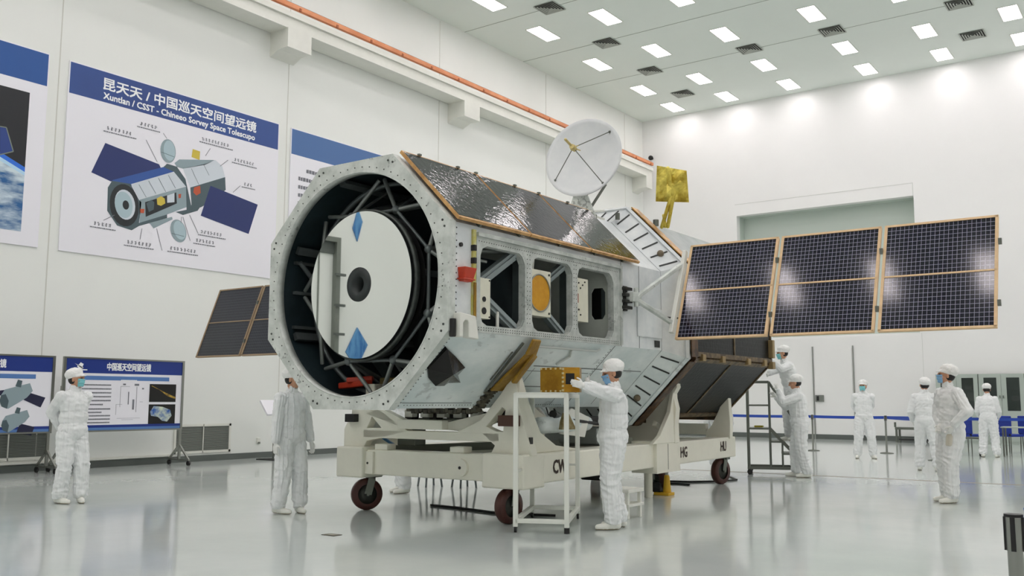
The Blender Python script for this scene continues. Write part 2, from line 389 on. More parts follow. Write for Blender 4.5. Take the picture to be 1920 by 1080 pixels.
# wall grilles, socket, lower ledge
def grille(y0, y1, z0, z1, lab):
    t = thing('wall_grille', lab, 'grille', (XL, (y0+y1)/2, z0), 0, 'wall return air grilles')
    f = MB()
    f.box((XL, y0, z0), (XL+.03, y0+.05, z1)); f.box((XL, y1-.05, z0), (XL+.03, y1, z1)); f.box((XL, y0, z0), (XL+.03, y1, z0+.05)); f.box((XL, y0, z1-.05), (XL+.03, y1, z1)); f.box((XL, (y0+y1)/2-.01, z0), (XL+.03, (y0+y1)/2+.01, z1))
    f.build('frame', white_m, t)
    s_ = MB(); z = z0+.06
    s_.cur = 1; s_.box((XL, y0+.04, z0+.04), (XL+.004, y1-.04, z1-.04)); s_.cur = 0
    while z < z1-.06: s_.beam((XL+.014, y0+.05, z), (XL+.014, y1-.05, z), .018, .006, (1, 0, .6)); z += .028
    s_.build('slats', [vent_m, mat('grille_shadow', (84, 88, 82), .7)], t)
grille(12.28, 13.75, .18, .81, 'grey slatted air grille low on the left wall, right of the display boards')
grille(8.0, 9.56, .22, .76, 'grey slatted air grille low on the left wall, behind the display boards')
s_ = MB().box((XL, 14.5, .34), (XL+.03, 14.6, .46)); s_.cur = 1; s_.box((XL+.03, 14.52, .32), (XL+.05, 14.58, .37))
tag(s_.build('wall_socket', [white_m, vent_m], None, .004), 'small white wall socket low on the left wall beside the sign stand', 'socket')

# ------------------------------------------------------------------ big wall posters (left wall)
def PW(x, y, e=0): return at(x, y, 'X', XL+.03+e)
PX = XL+.03
def ppoly(parent, name, pts, m_, e, lab=None):   # printed shape lying on the poster sheet
    mb = MB(); P = [V((PX+e, p[0], p[1])) for p in pts]
    tri = tessellate_polygon([P]); mb.add(P, [t for t in tri]); return mb.build(name, m_, parent, fix=False, label=lab)
def pyz(pts, o=(0, 0), s=1.0): return [(at(o[0]+a*s, o[1]+b_*s, 'X', PX).y, at(o[0]+a*s, o[1]+b_*s, 'X', PX).z) for a, b_ in pts]
def poster(y0, y1, lab, blue):
    t = thing('wall_poster', lab, 'poster', (XL, (y0+y1)/2, 4.26))
    s_ = MB().box((XL+.004, y0-.02, 4.24), (PX, y1+.02, 8.09)); s_.build('sheet', pw_m, t)
    MB().box((PX, y0, 7.43), (PX+.002, y1, 8.07)).build('header_band', blue, t)
    return t
def textrows(parent, y0, y1, zt, rows, dz, h, m_, X, seed=1, name='text_lines', ragged=True, axis='L'):
    rnd = random.Random(seed); mb = MB()
    for r in range(rows):
        z = zt-r*dz; y = y0; e = y1 if not ragged or rnd.random() < .7 else y0+(y1-y0)*rnd.uniform(.3, .8)
        while y < e-.01:
            w_ = h*rnd.uniform(.7, 1.1); w2 = min(w_, e-y)
            mb.add([(X, y, z-h*rnd.uniform(.9, 1)), (X, y+w2*.85, z-h*.95), (X, y+w2*.85, z), (X, y, z-h*rnd.uniform(0, .15))], [(0, 1, 2, 3)])
            y += w_
    return mb.build(name, m_, parent, fix=False)
p1 = poster(9.52, 14.82, 'large white poster with a labelled drawing of a satellite under a blue title band', pb_m)
za = at(194, 168, 'X', PX)
def line_on(x0, yb0, x1, yb1, h, body, m_, par, bold):
    a, b_ = at(x0, yb0, 'X', PX), at(x1, yb1, 'X', PX)
    return lettering(body, (PX+.004, a.y, (a.z+b_.z)/2), (0, 1, 0), (0, 0, 1), b_.y-a.y, h, m_, par, bold=bold)
o_ = line_on(193, 170.5, 479.5, 247, .255, '昆天天 / 中国巡天空间望远镜', letter_m, p1, .012)
o_ = line_on(193, 191.5, 477, 264.5, .175, 'Xuntlan / CSST - Chineeo Sorvey Space Tolescupo', letter_m, p1, .009)
K = 1/4.364
def D(pts, name, m_, e, par=p1): return ppoly(par, name, pyz(pts, (100, 260), K), m_, e)
dr_ = thing('x', '', '')  # scratch; removed below
bpy.data.objects.remove(dr_)
g1 = mat('print_pale_steel', (206, 214, 222), .5); g2 = mat('print_steel', (142, 160, 166), .5); g3 = mat('print_dark_steel', (74, 92, 98), .5); g4 = mat('print_black', (28, 34, 38), .5)
pbl = mat('print_solar_blue', (26, 44, 104), .45); pbb = mat('print_royal_blue', (44, 84, 156), .5); pyl = mat('print_yellow', (208, 186, 70), .5); prd = mat('print_orange', (190, 84, 50), .5)
dg_ = D([(425, 35), (865, 210), (880, 240), (600, 330), (470, 350), (310, 275)], 'drawn_solar_wing', pbl, .002)
D([(1285, 385), (1672, 540), (1597, 780), (1205, 630)], 'drawn_solar_wing', pbl, .0035)
D([(480, 340), (900, 232), (1000, 275), (640, 385), (500, 370)], 'drawn_roof_array', pbb, .0025)
D([(480, 345), (445, 400), (440, 590), (520, 710), (640, 750), (700, 690), (720, 520), (700, 500), (630, 370)], 'drawn_front_rim', g3, .003)
D([(635, 372), (985, 270), (1090, 380), (1080, 390), (705, 500)], 'drawn_white_panels', g1, .003)
D([(705, 500), (1085, 392), (1090, 560), (930, 620), (705, 690)], 'drawn_side_panel', g2, .003)
D([(750, 520), (1005, 440), (1010, 530), (850, 600), (755, 640)], 'drawn_bay_opening', g4, .004)
D([(845, 490), (880, 470), (910, 490), (915, 530), (880, 550), (850, 540)], 'drawn_instrument', pyl, .005)
D([(930, 465), (990, 445), (990, 520), (930, 525)], 'drawn_instrument', g1, .005)
D([(760, 530), (800, 500), (825, 520), (820, 580), (780, 600)], 'drawn_instrument', g3, .005)
D([(640, 750), (700, 690), (930, 620), (930, 650), (700, 715)], 'drawn_belly', g3, .0032)
D([(785, 690), (970, 640), (975, 660), (820, 735)], 'drawn_lower_rack', g2, .004)
D([(900, 232), (930, 205), (1010, 230), (1080, 330), (1100, 420), (1130, 560), (1090, 600), (1085, 392), (985, 270)], 'drawn_joint_ring', g3, .0036)
D([(990, 200), (1030, 170), (1320, 175), (1240, 215), (1060, 245), (1010, 230)], 'drawn_rear_roof', g2, .0034)
D([(1060, 245), (1240, 208), (1325, 175), (1380, 225), (1405, 315), (1120, 400)], 'drawn_rear_panels', g1, .0034)
D([(1120, 400), (1405, 315), (1410, 420), (1280, 520), (1210, 560), (1100, 600), (1130, 540)], 'drawn_rear_side', g3, .0034)
D([(1000, 600), (1200, 560), (1180, 590), (1060, 625)], 'drawn_rear_belly', g3, .004)
D([(1150, 400), (1200, 385), (1205, 445), (1170, 465), (1145, 440)], 'drawn_orange_patch', prd, .005)
D([(1140, 85), (1200, 105), (1195, 175), (1130, 150)], 'drawn_yellow_antenna', pyl, .005)
D([(708, 575), (745, 575), (740, 610), (712, 608)], 'drawn_orange_patch', prd, .005)
D([(1022, 455), (1045, 452), (1042, 485), (1024, 488)], 'drawn_orange_patch', prd, .005)
def ellp(cx, cy, rx, ry, rot, n=24):
    return [(cx+rx*math.cos(2*PI*i/n)*math.cos(rot)-ry*math.sin(2*PI*i/n)*math.sin(rot), cy+rx*math.cos(2*PI*i/n)*math.sin(rot)+ry*math.sin(2*PI*i/n)*math.cos(rot)) for i in range(n)]
D(ellp(580, 545, 118, 175, -.15), 'drawn_tube_opening', g4, .0034)
D(ellp(585, 540, 82, 125, -.2), 'drawn_mirror', g1, .0044)
D(ellp(575, 542, 72, 110, -.2), 'drawn_mirror_face', mat('print_ice', (170, 192, 200), .5), .0048)
D(ellp(592, 543, 26, 38, -.15), 'drawn_mirror_hole', g4, .0054)
D(ellp(938, 102, 62, 98, -.12), 'drawn_dish', g2, .005)
D(ellp(948, 98, 46, 84, -.12), 'drawn_dish_face', mat('print_ice', (170, 192, 200), .5), .0054)
D(ellp(1022, 755, 62, 96, -.3), 'drawn_dish', g2, .005)
D(ellp(1032, 750, 46, 80, -.3), 'drawn_dish_face', mat('print_ice', (170, 192, 200), .5), .0054)
def strokes(par, segs, wd, name, m_, e, o=(100, 260), s=K):
    mb = MB()
    for a, b_ in segs:
        P = [at(o[0]+q[0]*s, o[1]+q[1]*s, 'X', PX+e) for q in (a, b_)]; d = (P[1]-P[0]).normalized(); n_ = V((0, -d.z, d.y))*wd/2
        mb.add([P[0]-n_, P[1]-n_, P[1]+n_, P[0]+n_], [(0, 1, 2, 3)])
    return mb.build(name, m_, par, fix=False)
strokes(p1, [((760, 10), (850, 190)), ((900, -45), (930, 0)), ((1285, 80), (1245, 140)), ((1430, 175), (1365, 225)), ((1530, 385), (1470, 440)), ((410, 668), (500, 625)), ((710, 825), (725, 735)), ((890, 915), (845, 735)), ((1185, 775), (1115, 625)), ((1120, 835), (1060, 640)), ((1048, 640), (1045, 690))], .012, 'leader_lines', ink_m, .006)
strokes(p1, [((700, 375), (760, 480)), ((780, 345), (840, 450)), ((860, 322), (920, 435)), ((940, 298), (1000, 405)), ((1130, 245), (1190, 375)), ((1230, 212), (1275, 300)), ((885, 110), (990, 150)), ((970, 775), (1070, 800))], .01, 'panel_lines', g3, .006)
def cap2(par, x0, y0, x1, y1, h, seed, o=(100, 260), s=K, e=.006):   # small caption: row of glyph-sized marks above a finer row
    rnd = random.Random(seed); mb = MB()
    A, B = at(o[0]+x0*s, o[1]+y0*s, 'X', PX+e), at(o[0]+x1*s, o[1]+y1*s, 'X', PX+e); z = (A.z+B.z)/2
    y = A.y
    while y < B.y:
        w_ = h*.92
        for k in range(3): yy = y+rnd.uniform(0, .5)*w_; zz = z-h/2+h*(.05+.33*k); mb.add([(A.x, yy, zz), (A.x, yy+w_*.5, zz), (A.x, yy+w_*.5, zz+h*.16), (A.x, yy, zz+h*.16)], [(0, 1, 2, 3)])
        yy = y+w_*rnd.uniform(.3, .6); mb.add([(A.x, yy, z-h/2), (A.x, yy+h*.14, z-h/2), (A.x, yy+h*.14, z+h/2), (A.x, yy, z+h/2)], [(0, 1, 2, 3)])
        y += h*1.12
    y = A.y-h*.8
    while y < B.y+h*1.2: w_ = h*rnd.uniform(.25, .7); mb.add([(A.x, y, z-h*1.25), (A.x, y+w_, z-h*1.25), (A.x, y+w_, z-h*.95), (A.x, y, z-h*.95)], [(0, 1, 2, 3)]); y += w_+h*.12
    mb.build('caption', ink_m, par, fix=False)
for k, (a, b_, c, d) in enumerate([(435, -90, 645, -40), (710, -125, 835, -95), (1215, 0, 1435, 55), (1480, 170, 1630, 205), (1560, 370, 1620, 382), (325, 690, 480, 712), (600, 845, 780, 865), (955, 895, 1155, 920), (1205, 762, 1380, 785), (1165, 828, 1300, 850)]): cap2(p1, a, b_, c, d, .075, k)
# earth poster (left) and text poster (right)
p0 = poster(3.76, 9.07, 'large poster at the left edge with a photo of Earth from orbit', pb2_m)
ppoly(p0, 'dark_sky', [(4.1, 4.5), (8.75, 4.5), (8.75, 7.21), (4.1, 7.21)], mat('print_space', (14, 18, 26), .4), .002)
N_ = 24
ea = [(4.1, 4.5), (8.75, 4.5)]
arc = [(8.75-4.65*i/N_, 5.62+1.25*math.sin(i/N_*PI/2)) for i in range(N_+1)]
glow = [(p[0], p[1]+.12) for p in arc]
ppoly(p0, 'earth_limb_glow', ea+glow, mat('print_limb', (42, 112, 220), .5), .003)
ppoly(p0, 'earth_haze', ea+[(p[0], p[1]+.03) for p in arc], mat('print_haze', (180, 216, 240), .5), .0035)
earth_m = mat('print_earth', (206, 222, 230), .5, rgb2=(34, 94, 150), vscale=1.3, stretch=(1, 1, 3.2))
ppoly(p0, 'earth_clouds', ea+[(p[0], p[1]-.04) for p in arc], earth_m, .004)
ppoly(p0, 'printed_solar_wing', pyz([(0, 237), (12, 239), (25, 284), (0, 290)]), mat('print_wing', (34, 62, 132), .5), .0045)
strokes(p0, [((0, 237), (12, 239)), ((12, 239), (25, 284)), ((25, 284), (0, 290))], .02, 'printed_wing_edge', mat('print_edge', (120, 130, 120), .5), .006, (0, 0), 1)
p3 = poster(15.25, 20.55, 'large poster partly hidden behind the telescope, blue band over rows of small text', mat('poster_blue_lighter', (70, 108, 162), .45))
textrows(p3, 15.75, 20.1, 7.13, 1, .2, .1, ink_m, PX+.003, 3); textrows(p3, 15.5, 20.1, 6.9, 9, .21, .1, ink_m, PX+.003, 4)
# blue panels added on the unseen left wall to give the mirror its reflections
for (cy, cz, a, b_, lab) in ((-1.22, 5.72, .15, .42, 'slim blue diamond panel, added high on the left wall for the mirror to reflect'), (-1.28, 2.62, .34, .52, 'wide blue diamond panel, added low on the left wall for the mirror to reflect')):
    s_ = MB().plate([(cy, cz-b_), (cy+a, cz-.1), (cy, cz+b_), (cy-a, cz+.1)], [], (XL+.004, 0, 0), (0, 1, 0), (0, 0, 1), .03)
    tag(s_.build('reflection_diamond', mat('diamond_blue', (40, 104, 168), .5, rgb2=(92, 150, 200), vscale=3, stretch=(1, 3, .6))), lab, 'sign')
dg = MB(); dg.box((XL, -.62, 0), (XL+.16, -.5, 5.3)); dg.box((XL, -.5, 5.18), (XL+.16, 2.4, 5.3)); dg.box((XL, -.1, 0), (XL+.02, -.06, 5.1))
dg.cur = 1; dg.box((XL, -.5, 4.9), (XL+.05, 2.4, 5.18))
for z in (2.9, 3.6, 4.35): dg.box((XL+.16, -.75, z), (XL+.22, -.45, z+.06))
struct('trim_5', dg, [vent_m, base_m])  # gate-like frame added out of view for its image in the mirror

# ------------------------------------------------------------------ display boards on wheels
BX = -17.1
def board(y0, y1, lab, posts):
    t = thing('display_board', lab, 'display board', (BX, (y0+y1)/2, 0), 0, 'wheeled display boards')
    z0, z1 = .76, 2.12
    f = MB(); f.box((BX-.03, y0-.05, z0-.03), (BX+.02, y0, z1+.03)); f.box((BX-.03, y1, z0-.03), (BX+.02, y1+.05, z1+.03)); f.box((BX-.03, y0, z1), (BX+.02, y1, z1+.03)); f.box((BX-.03, y0, z0-.03), (BX+.02, y1, z0))
    f.build('frame', steel_m, t)
    MB().box((BX-.02, y0, z0), (BX+.005, y1, z1)).build('printed_sheet', pw_m, t)
    MB().box((BX+.005, y0, z1-.27), (BX+.008, y1, z1)).build('header_band', board_blue_m, t)
    MB().box((BX+.005, y0+.3, z1-.4), (BX+.008, y1-.3, z1-.32)).build('subheader_band', board_sub_m, t)
    fb_ = MB().box((BX+.005, y0, z0+.05), (BX+.008, y1, z0+.1)); fb_.cur = 1; fb_.box((BX+.005, y0, z0), (BX+.008, y1, z0+.05)); fb_.build('footer_band', [board_blue_m, board_sub_m], t)
    for y in posts:
        p = MB().box((BX-.07, y-.025, .1), (BX-.03, y+.025, 1.6)); p.beam((BX-.05, y, .42), (BX+.28, y, .12), .035, .035); p.beam((BX-.05, y, .42), (BX-.38, y, .12), .035, .035)
        p.box((BX-.4, y-.02, .1), (BX+.3, y+.02, .13)); st = p.build('stand', steel_m, t)
        for s_ in (-.38, .28):
            MB().tube((BX+s_, y-.02, .05), (BX+s_, y+.02, .05), .05).build('caster', black_m, st)
    return t
b1 = board(9.42, 11.93, 'wheeled display board with paragraphs and two dark pictures, behind the leftmost worker', (9.4, 11.98))
lettering('中国巡天空间望远镜', (BX+.01, 10.24, 1.905), (0, 1, 0), (0, 0, 1), .95, .15, letter_m, b1, bold=.008)
k = MB(); k.add([(BX+.01, 9.72, 1.9), (BX+.01, 9.76, 2.02), (BX+.01, 9.7, 2.05), (BX+.01, 9.63, 1.97)], [(0, 1, 2, 3)]); k.add([(BX+.01, 9.6, 1.9), (BX+.01, 9.84, 1.9), (BX+.01, 9.84, 1.92), (BX+.01, 9.6, 1.92)], [(0, 1, 2, 3)]); k.add([(BX+.01, 9.58, 2.03), (BX+.01, 9.74, 1.93), (BX+.01, 9.76, 1.95)], [(0, 1, 2)])
k.build('emblem', letter_m, b1, fix=False)
textrows(b1, 9.62, 10.36, 1.64, 6, .075, .028, ink_m, BX+.008, 11); textrows(b1, 9.62, 10.36, 1.18, 6, .065, .028, ink_m, BX+.008, 12)
textrows(b1, 10.55, 10.9, 1.735, 1, .1, .03, letter_m, BX+.01, 13)
k = MB()
def yl(a, b_, c, d): k.add([(BX+.009, a, b_), (BX+.009, c, b_), (BX+.009, c, d), (BX+.009, a, d)], [(0, 1, 2, 3)])
for (a, b_, c, d) in ((10.55, 1.6, 10.556, 1.2), (10.55, 1.6, 10.75, 1.605), (10.72, 1.5, 10.74, 1.25), (10.9, 1.6, 10.91, 1.1), (10.47, 1.25, 10.476, 1.05), (10.47, 1.25, 10.6, 1.254), (10.82, 1.35, 10.86, 1.15), (10.98, 1.3, 11.05, 1.305), (10.5, .98, 11.0, .984), (10.6, .95, 10.85, .954), (11.02, 1.55, 11.06, 1.58), (10.6, 1.63, 10.66, 1.66), (10.85, 1.62, 10.95, 1.66)): yl(a, b_, c, d)
k.build('diagram_lines', ink_m, b1, fix=False)
MB().box((BX+.005, 11.19, 1.3), (BX+.01, 11.8, 1.66)).build('printed_picture', mat('print_blackpic', (14, 13, 12), .4), b1, label='dark printed picture with a golden streak')
MB().box((BX+.005, 11.19, .86), (BX+.01, 11.8, 1.25)).build('printed_picture', MATS['print_blackpic'], b1, label='dark printed picture with a blue and white shape')
ppoly_b = lambda pts, n, m_, par, e: MB().build
def bpoly(par, name, pts, m_, e):
    P = [V((BX+e, p[0], p[1])) for p in pts]; mb = MB(); mb.add(P, [t for t in tessellate_polygon([P])]); mb.build(name, m_, par, fix=False)
bpoly(b1, 'golden_streak', [(11.22, 1.62), (11.4, 1.55), (11.6, 1.42), (11.79, 1.36), (11.79, 1.4), (11.55, 1.49), (11.35, 1.58), (11.24, 1.63)], mat('print_gold', (190, 156, 60), .5, rgb2=(110, 84, 30), vscale=14), .0115)
bpoly(b1, 'blue_white_shape', [(11.22, 1.1), (11.3, 1.22), (11.5, 1.2), (11.68, 1.14), (11.72, 1.02), (11.62, .9), (11.5, .92), (11.4, 1.0), (11.25, 1.02)], mat('print_continent', (210, 220, 196), .5, rgb2=(40, 92, 170), vscale=6), .0115)
b0 = board(6.7, 9.16, 'wheeled display board at the left edge of the picture with two small satellite drawings', (6.72, 9.18))
lettering('望远镜', (BX+.01, 7.98, 1.905), (0, 1, 0), (0, 0, 1), .33, .15, letter_m, b0, bold=.008)
for (oy, oz, s_, nm) in ((8.62, 1.42, 1, 'a'), (8.62, .97, .85, 'b')):
    def q(p): return [(oy+x*s_*.01, oz+z*s_*.01) for x, z in p]
    bpoly(b0, 'drawn_solar_wing', q([(-40, 8), (-10, 12), (-12, -2), (-44, 0)] if nm == 'a' else [(0, -6), (32, -14), (26, -32), (-6, -26)]), mat('print_dnavy', (30, 32, 62), .5), .009)
    if nm == 'a': bpoly(b0, 'drawn_solar_wing', q([(10, 6), (44, -4), (36, -22), (4, -8)]), mat('print_dnavy', (30, 32, 62), .5), .009)
    bpoly(b0, 'drawn_body', q([(-36, 0), (-30, 10), (14, 22), (20, 8), (10, -4), (-22, -24), (-34, -20)]), g2, .0095)
    bpoly(b0, 'drawn_front', q([(-36, 0), (-28, 2), (-22, -10), (-24, -24), (-34, -20), (-38, -10)]), g3, .01)
    bpoly(b0, 'drawn_dish', q([(-12, 16), (-8, 28), (0, 26), (-2, 14)]), g3, .01)
# sign on a thin stand
t = thing('sign_stand', 'small white tilted sign on a thin dark pole against the left wall', 'sign', (-16.96, 14.31, 0))
MB().tube((-16.96, 14.31, .02), (-16.96, 14.31, 1.22), .025).build('pole', dsteel_m, t)
MB().box((-17.3, 14.1, 0), (-16.7, 14.5, .02)).build('base', dark_m, t, .005)
A = at(488, 750, 'X', -17.05); B = at(532, 750, 'X', -17.05); Cc = at(530, 776, 'X', -16.8); Dd = at(502, 777, 'X', -16.8)
k = MB(); nn = V((.03, 0, .03)); k.add([A, B, Cc, Dd, A-nn, B-nn, Cc-nn, Dd-nn], [(0, 1, 2, 3), (7, 6, 5, 4), (0, 4, 5, 1), (1, 5, 6, 2), (2, 6, 7, 3), (3, 7, 4, 0)])
k.build('sign_plate', pw_m, t)

# ------------------------------------------------------------------ the space telescope
CX, CZ = -7.13, 2.59
AP = 1.31
def oc(a, k):                                    # corner k of an octagon of apothem a, flats level and upright
    R = a/math.cos(PI/8); an = PI/8+PI/4*k; return (CX+R*math.cos(an), CZ+R*math.sin(an))
def oc3(a, k, y): p = oc(a, k); return V((p[0], y, p[1]))
ST = thing('space_telescope', 'large grey-white octagonal space telescope with open front, mirror and solar wings on a cradle', 'telescope', (CX, 10, 1.28))
Y0, Y1 = 7.0, 11.57
# front ring: octagonal plate with a round opening and a row of rivets
rg = MB()
circ = [(CX+1.205*math.cos(2*PI*i/96), CZ+1.205*math.sin(2*PI*i/96)) for i in range(96)]
rg.plate([oc(AP+.015, k) for k in range(8)], [circ], (0, Y0, 0), (1, 0, 0), (0, 0, 1), -.0001)
rg.v, rg.f, rg.mi, rg.sm = [], [], [], []
rg.plate([oc(AP+.015, k) for k in range(8)], [circ], (0, Y0+.1, 0), (1, 0, 0), (0, 0, 1), .1)
rg.lathe([(1.205, 0), (1.205, .1), (1.19, .1), (1.19, 0)], (CX, Y0-.004, CZ), (0, 1, 0), 96, True)
rg.cur = 1
for i in range(72):
    a = 2*PI*i/72; rg.tube((CX+1.25*math.cos(a), Y0-.004, CZ+1.25*math.sin(a)), (CX+1.25*math.cos(a), Y0+.01, CZ+1.25*math.sin(a)), .0075, n=6)
for k_ in range(8):
    p = V(oc3(AP-.06, k_, Y0)); c0 = V((CX, Y0, CZ))
    for s_ in (-.035, .035):
        d = (p-c0).normalized(); q = p+d.cross(V((0, 1, 0)))*s_; rg.tube(q+V((0, -.006, 0)), q+V((0, .01, 0)), .012, n=8)
rg.build('front_ring', [ring_m, rivet_m], ST)
# shell: eight skins; the right-hand one carries three bays
WN = [(7.49, 8.29), (8.42, 9.26), (9.37, 10.23)]; WZ0, WZ1 = 2.12, 2.95
def bayloop(y0, y1, z0, z1, c=.11, e=0):
    y0 -= e; y1 += e; z0 -= e; z1 += e
    return [(y0+c, z0), (y1-c, z0), (y1-c*.45, z0+c*.3), (y1, z0+c), (y1, z1-c), (y1-c*.45, z1-c*.3), (y1-c, z1), (y0+c, z1), (y0+c*.3, z1-c*.3), (y0, z1-c), (y0, z0+c), (y0+c*.3, z0+c*.3)]
XS = CX+AP
zlo, zhi = oc(AP, 7)[1], oc(AP, 0)[1]
# right side
sd = MB().plate([(Y0+.1, zlo), (Y1, zlo), (Y1, zhi), (Y0+.1, zhi)], [bayloop(a, b_, WZ0, WZ1) for a, b_ in WN], (XS-.03, 0, 0), (0, 1, 0), (0, 0, 1), .03)
sd.cur = 1
for y in (10.45, 10.93): sd.box((XS, y, zlo), (XS+.003, y+.012, zhi))
sd.build('side_skin', [skin_m, mat('skin_seam', (120, 126, 126), .6)], ST)
names = {0: 'upper_skin', 1: 'roof_skin', 2: 'upper_skin', 3: 'side_skin', 4: 'lower_skin', 5: 'belly_skin', 6: 'lower_skin'}
for k_ in range(7):
    j = k_+1
    a0, a1 = oc(AP, k_), oc(AP, j % 8); b0_, b1_ = oc(AP-.03, k_), oc(AP-.03, j % 8)
    s_ = MB(); P = [V((p[0], y, p[1])) for y in (Y0+.1, Y1) for p in (a0, a1, b1_, b0_)]
    s_.add(P, [(0, 1, 2, 3), (7, 6, 5, 4), (0, 4, 5, 1), (1, 5, 6, 2), (2, 6, 7, 3), (3, 7, 4, 0)])
    s_.cur = 1; A0, A1 = V((a0[0], 0, a0[1])), V((a1[0], 0, a1[1])); d = (A1-A0); n_ = V((0, -1, 0)).cross(d).normalized()
    if n_.dot(A0-V((CX, 0, CZ))) < 0: n_ = -n_
    def on(u_, y, e=.0): return A0+d*u_+V((0, y, 0))+n_*e
    def strip(u0, u1, y0, y1): s_.add([on(u0, y0, .002), on(u1, y0, .002), on(u1, y1, .002), on(u0, y1, .002)], [(0, 1, 2, 3)])
    if k_ in (6,):
        strip(0, 1, 10.28, 10.3); strip(.62, .635, 8.9, 11.5); strip(.32, .335, 8.7, 9.9)
        for y in (8.95, 9.9, 10.9): strip(.05, .6, y, y+.012)
    if k_ in (5, 6):
        for y in (Y0+.13, 10.25):
            for i in range(22): s_.beam(on(.03+.043*i, y, .001), on(.03+.043*i+.012, y, .001), .01, .006, n_)
        for i in range(60): s_.beam(on(.045, 7.2+.05*i, .001), on(.045, 7.21+.05*i, .001), .01, .006, n_)
    if k_ == 6: strip(.07, .08, 7.15, 8.3); strip(.55, .56, 8.7, 10.2); strip(.2, .21, 8.7, 9.6)
    s_.build(names[k_], [bevel_m if k_ in (4, 5, 6) else skin_m, MATS['skin_seam']], ST)
# lining inside the shell
li = MB()
for k_ in range(8):
    j = (k_+1) % 8
    if k_ == 7: continue
    li.add([oc3(AP-.035, k_, Y0+.1), oc3(AP-.035, j, Y0+.1), oc3(AP-.035, j, Y1), oc3(AP-.035, k_, Y1)], [(0, 1, 2, 3)])
li.plate([(Y0+.1, zlo), (Y1, zlo), (Y1, zhi), (Y0+.1, zhi)], [bayloop(a, b_, WZ0, WZ1, e=.002) for a, b_ in WN], (XS-.045, 0, 0), (0, 1, 0), (0, 0, 1), .008)
li.build('inner_lining', inner_m, ST, fix=False)
# ring frames, stringers and bulkheads inside
for y in (8.36, 9.32, 10.3):
    f = MB().plate([oc(AP-.05, k) for k in range(8)], [[oc(AP-.2, k) for k in range(8)]], (0, y+.06, 0), (1, 0, 0), (0, 0, 1), .06)
    f.build('ring_frame', mat('frame_slate', (70, 80, 80), .45, .3, var=.2), ST)
bh = MB().plate([oc(AP-.05, k) for k in range(8)], [[(XS-.3+dx, CZ+dz) for dx, dz in ((-.0, -.2), (.13, -.2), (.17, -.14), (.17, .14), (.13, .2), (0, .2), (-.04, .14), (-.04, -.14))]], (0, 10.3, 0), (1, 0, 0), (0, 0, 1), .02)
bh.build('bulkhead', mat('bulkhead_greygreen', (206, 212, 202), .5, var=.1), ST)
MB().plate([oc(AP-.06, k) for k in range(8)], [], (0, 10.46, 0), (1, 0, 0), (0, 0, 1), .02).build('bulkhead_backing', dark_m, ST)
for (k_, y0_, y1_) in ((2, 7.3, 11.5), (3, 7.3, 11.5), (4, 7.3, 11.5), (5, 7.3, 11.5), (1, 7.3, 11.5), (0, 7.3, 11.5), (6, 7.3, 11.5), (7, 7.3, 11.5)):
    p0_, p1_ = oc3(AP-.1, k_, y0_), oc3(AP-.1, k_, y1_)
    MB().beam(p0_, p1_, .09, .05, (p0_.x-CX, 0, p0_.z-CZ)).build('stringer', dstrut_m, ST)
for zz in (2.95, 2.6, 2.2): MB().beam((CX-AP+.06, 7.3, zz), (CX-AP+.06, 8.36, zz), .05, .035, (0, 0, 1)).build('stringer', dstrut_m, ST)
MB().tube((CX-AP+.12, 7.32, 2.95), (CX-AP+.12, 8.3, 2.1), .028).build('shell_brace', dstrut_m, ST)
# cell ring behind the mirror and the truss that carries it
MA = math.radians(3.3); mn = V((-math.sin(MA), -math.cos(MA), 0)); mc = V((CX, 7.1, CZ))
MB().lathe([(.79, 0), (.79, .03), (.5, .04), (0.155, .03), (.155, 0)], mc, -mn, 96, False).build('mirror_edge', baffle_m, ST)
mm = MB().lathe([(.155, 0), (.4, 0), (.79, 0)], mc+mn*.001, mn, 128); mm.sm = [False]*len(mm.sm)
mm.build('primary_mirror', mirror_m, ST, label='round polished mirror with a dark central hole')
bf = MB().lathe([(.185, .0), (.185, .008), (.085, .01), (.08, -.3)], mc, mn, 40); bf.cur = 1; bf.lathe([(0, -.28), (.085, -.28)], mc, mn, 30)
bf.build('central_baffle', [baffle_m, dark_m], ST)
MB().lathe([(.79, -.035), (.82, -.04), (.82, -.1), (.79, -.1)], mc, mn, 72, True).build('mirror_cell', mat('cell_grey', (84, 90, 86), .45, .4, var=.4, vscale=8), ST)
MB().lathe([(.1, -.2), (.8, -.2)], mc, mn, 48).build('cell_backplate', dark_m, ST)
NS = 8
for i in range(NS):
    a = 2*PI*(i+.5)/NS; p = mc+V((.87*math.cos(a), .2, .87*math.sin(a)))
    MB().ell(p, (.05, .05, .05), 10, 6).build('strut_node', dstrut_m, ST)
    for da, yy, r_, w_ in ((-.36, 7.42, 1.2, .024), (.36, 7.42, 1.2, .024), (-.05, 8.3, 1.22, .034), (.2, 7.95, 1.2, .02), (-.2, 7.8, 1.2, .016)):
        q = V((CX+r_*math.cos(a+da), yy, CZ+r_*math.sin(a+da)))
        MB().tube(p, q, w_, n=10).build('mirror_strut', strut_m if da != .2 else dstrut_m, ST)
    q = mc+V((.87*math.cos(a+2*PI/NS), .2, .87*math.sin(a+2*PI/NS))); MB().tube(p, q, .02, n=10).build('cell_strut', dstrut_m, ST)
MB().lathe([(1.15, 0), (1.19, 0), (1.19, .06), (1.15, .06)], (CX, 7.52, CZ), (0, 1, 0), 64, True).build('truss_ring', dstrut_m, ST)
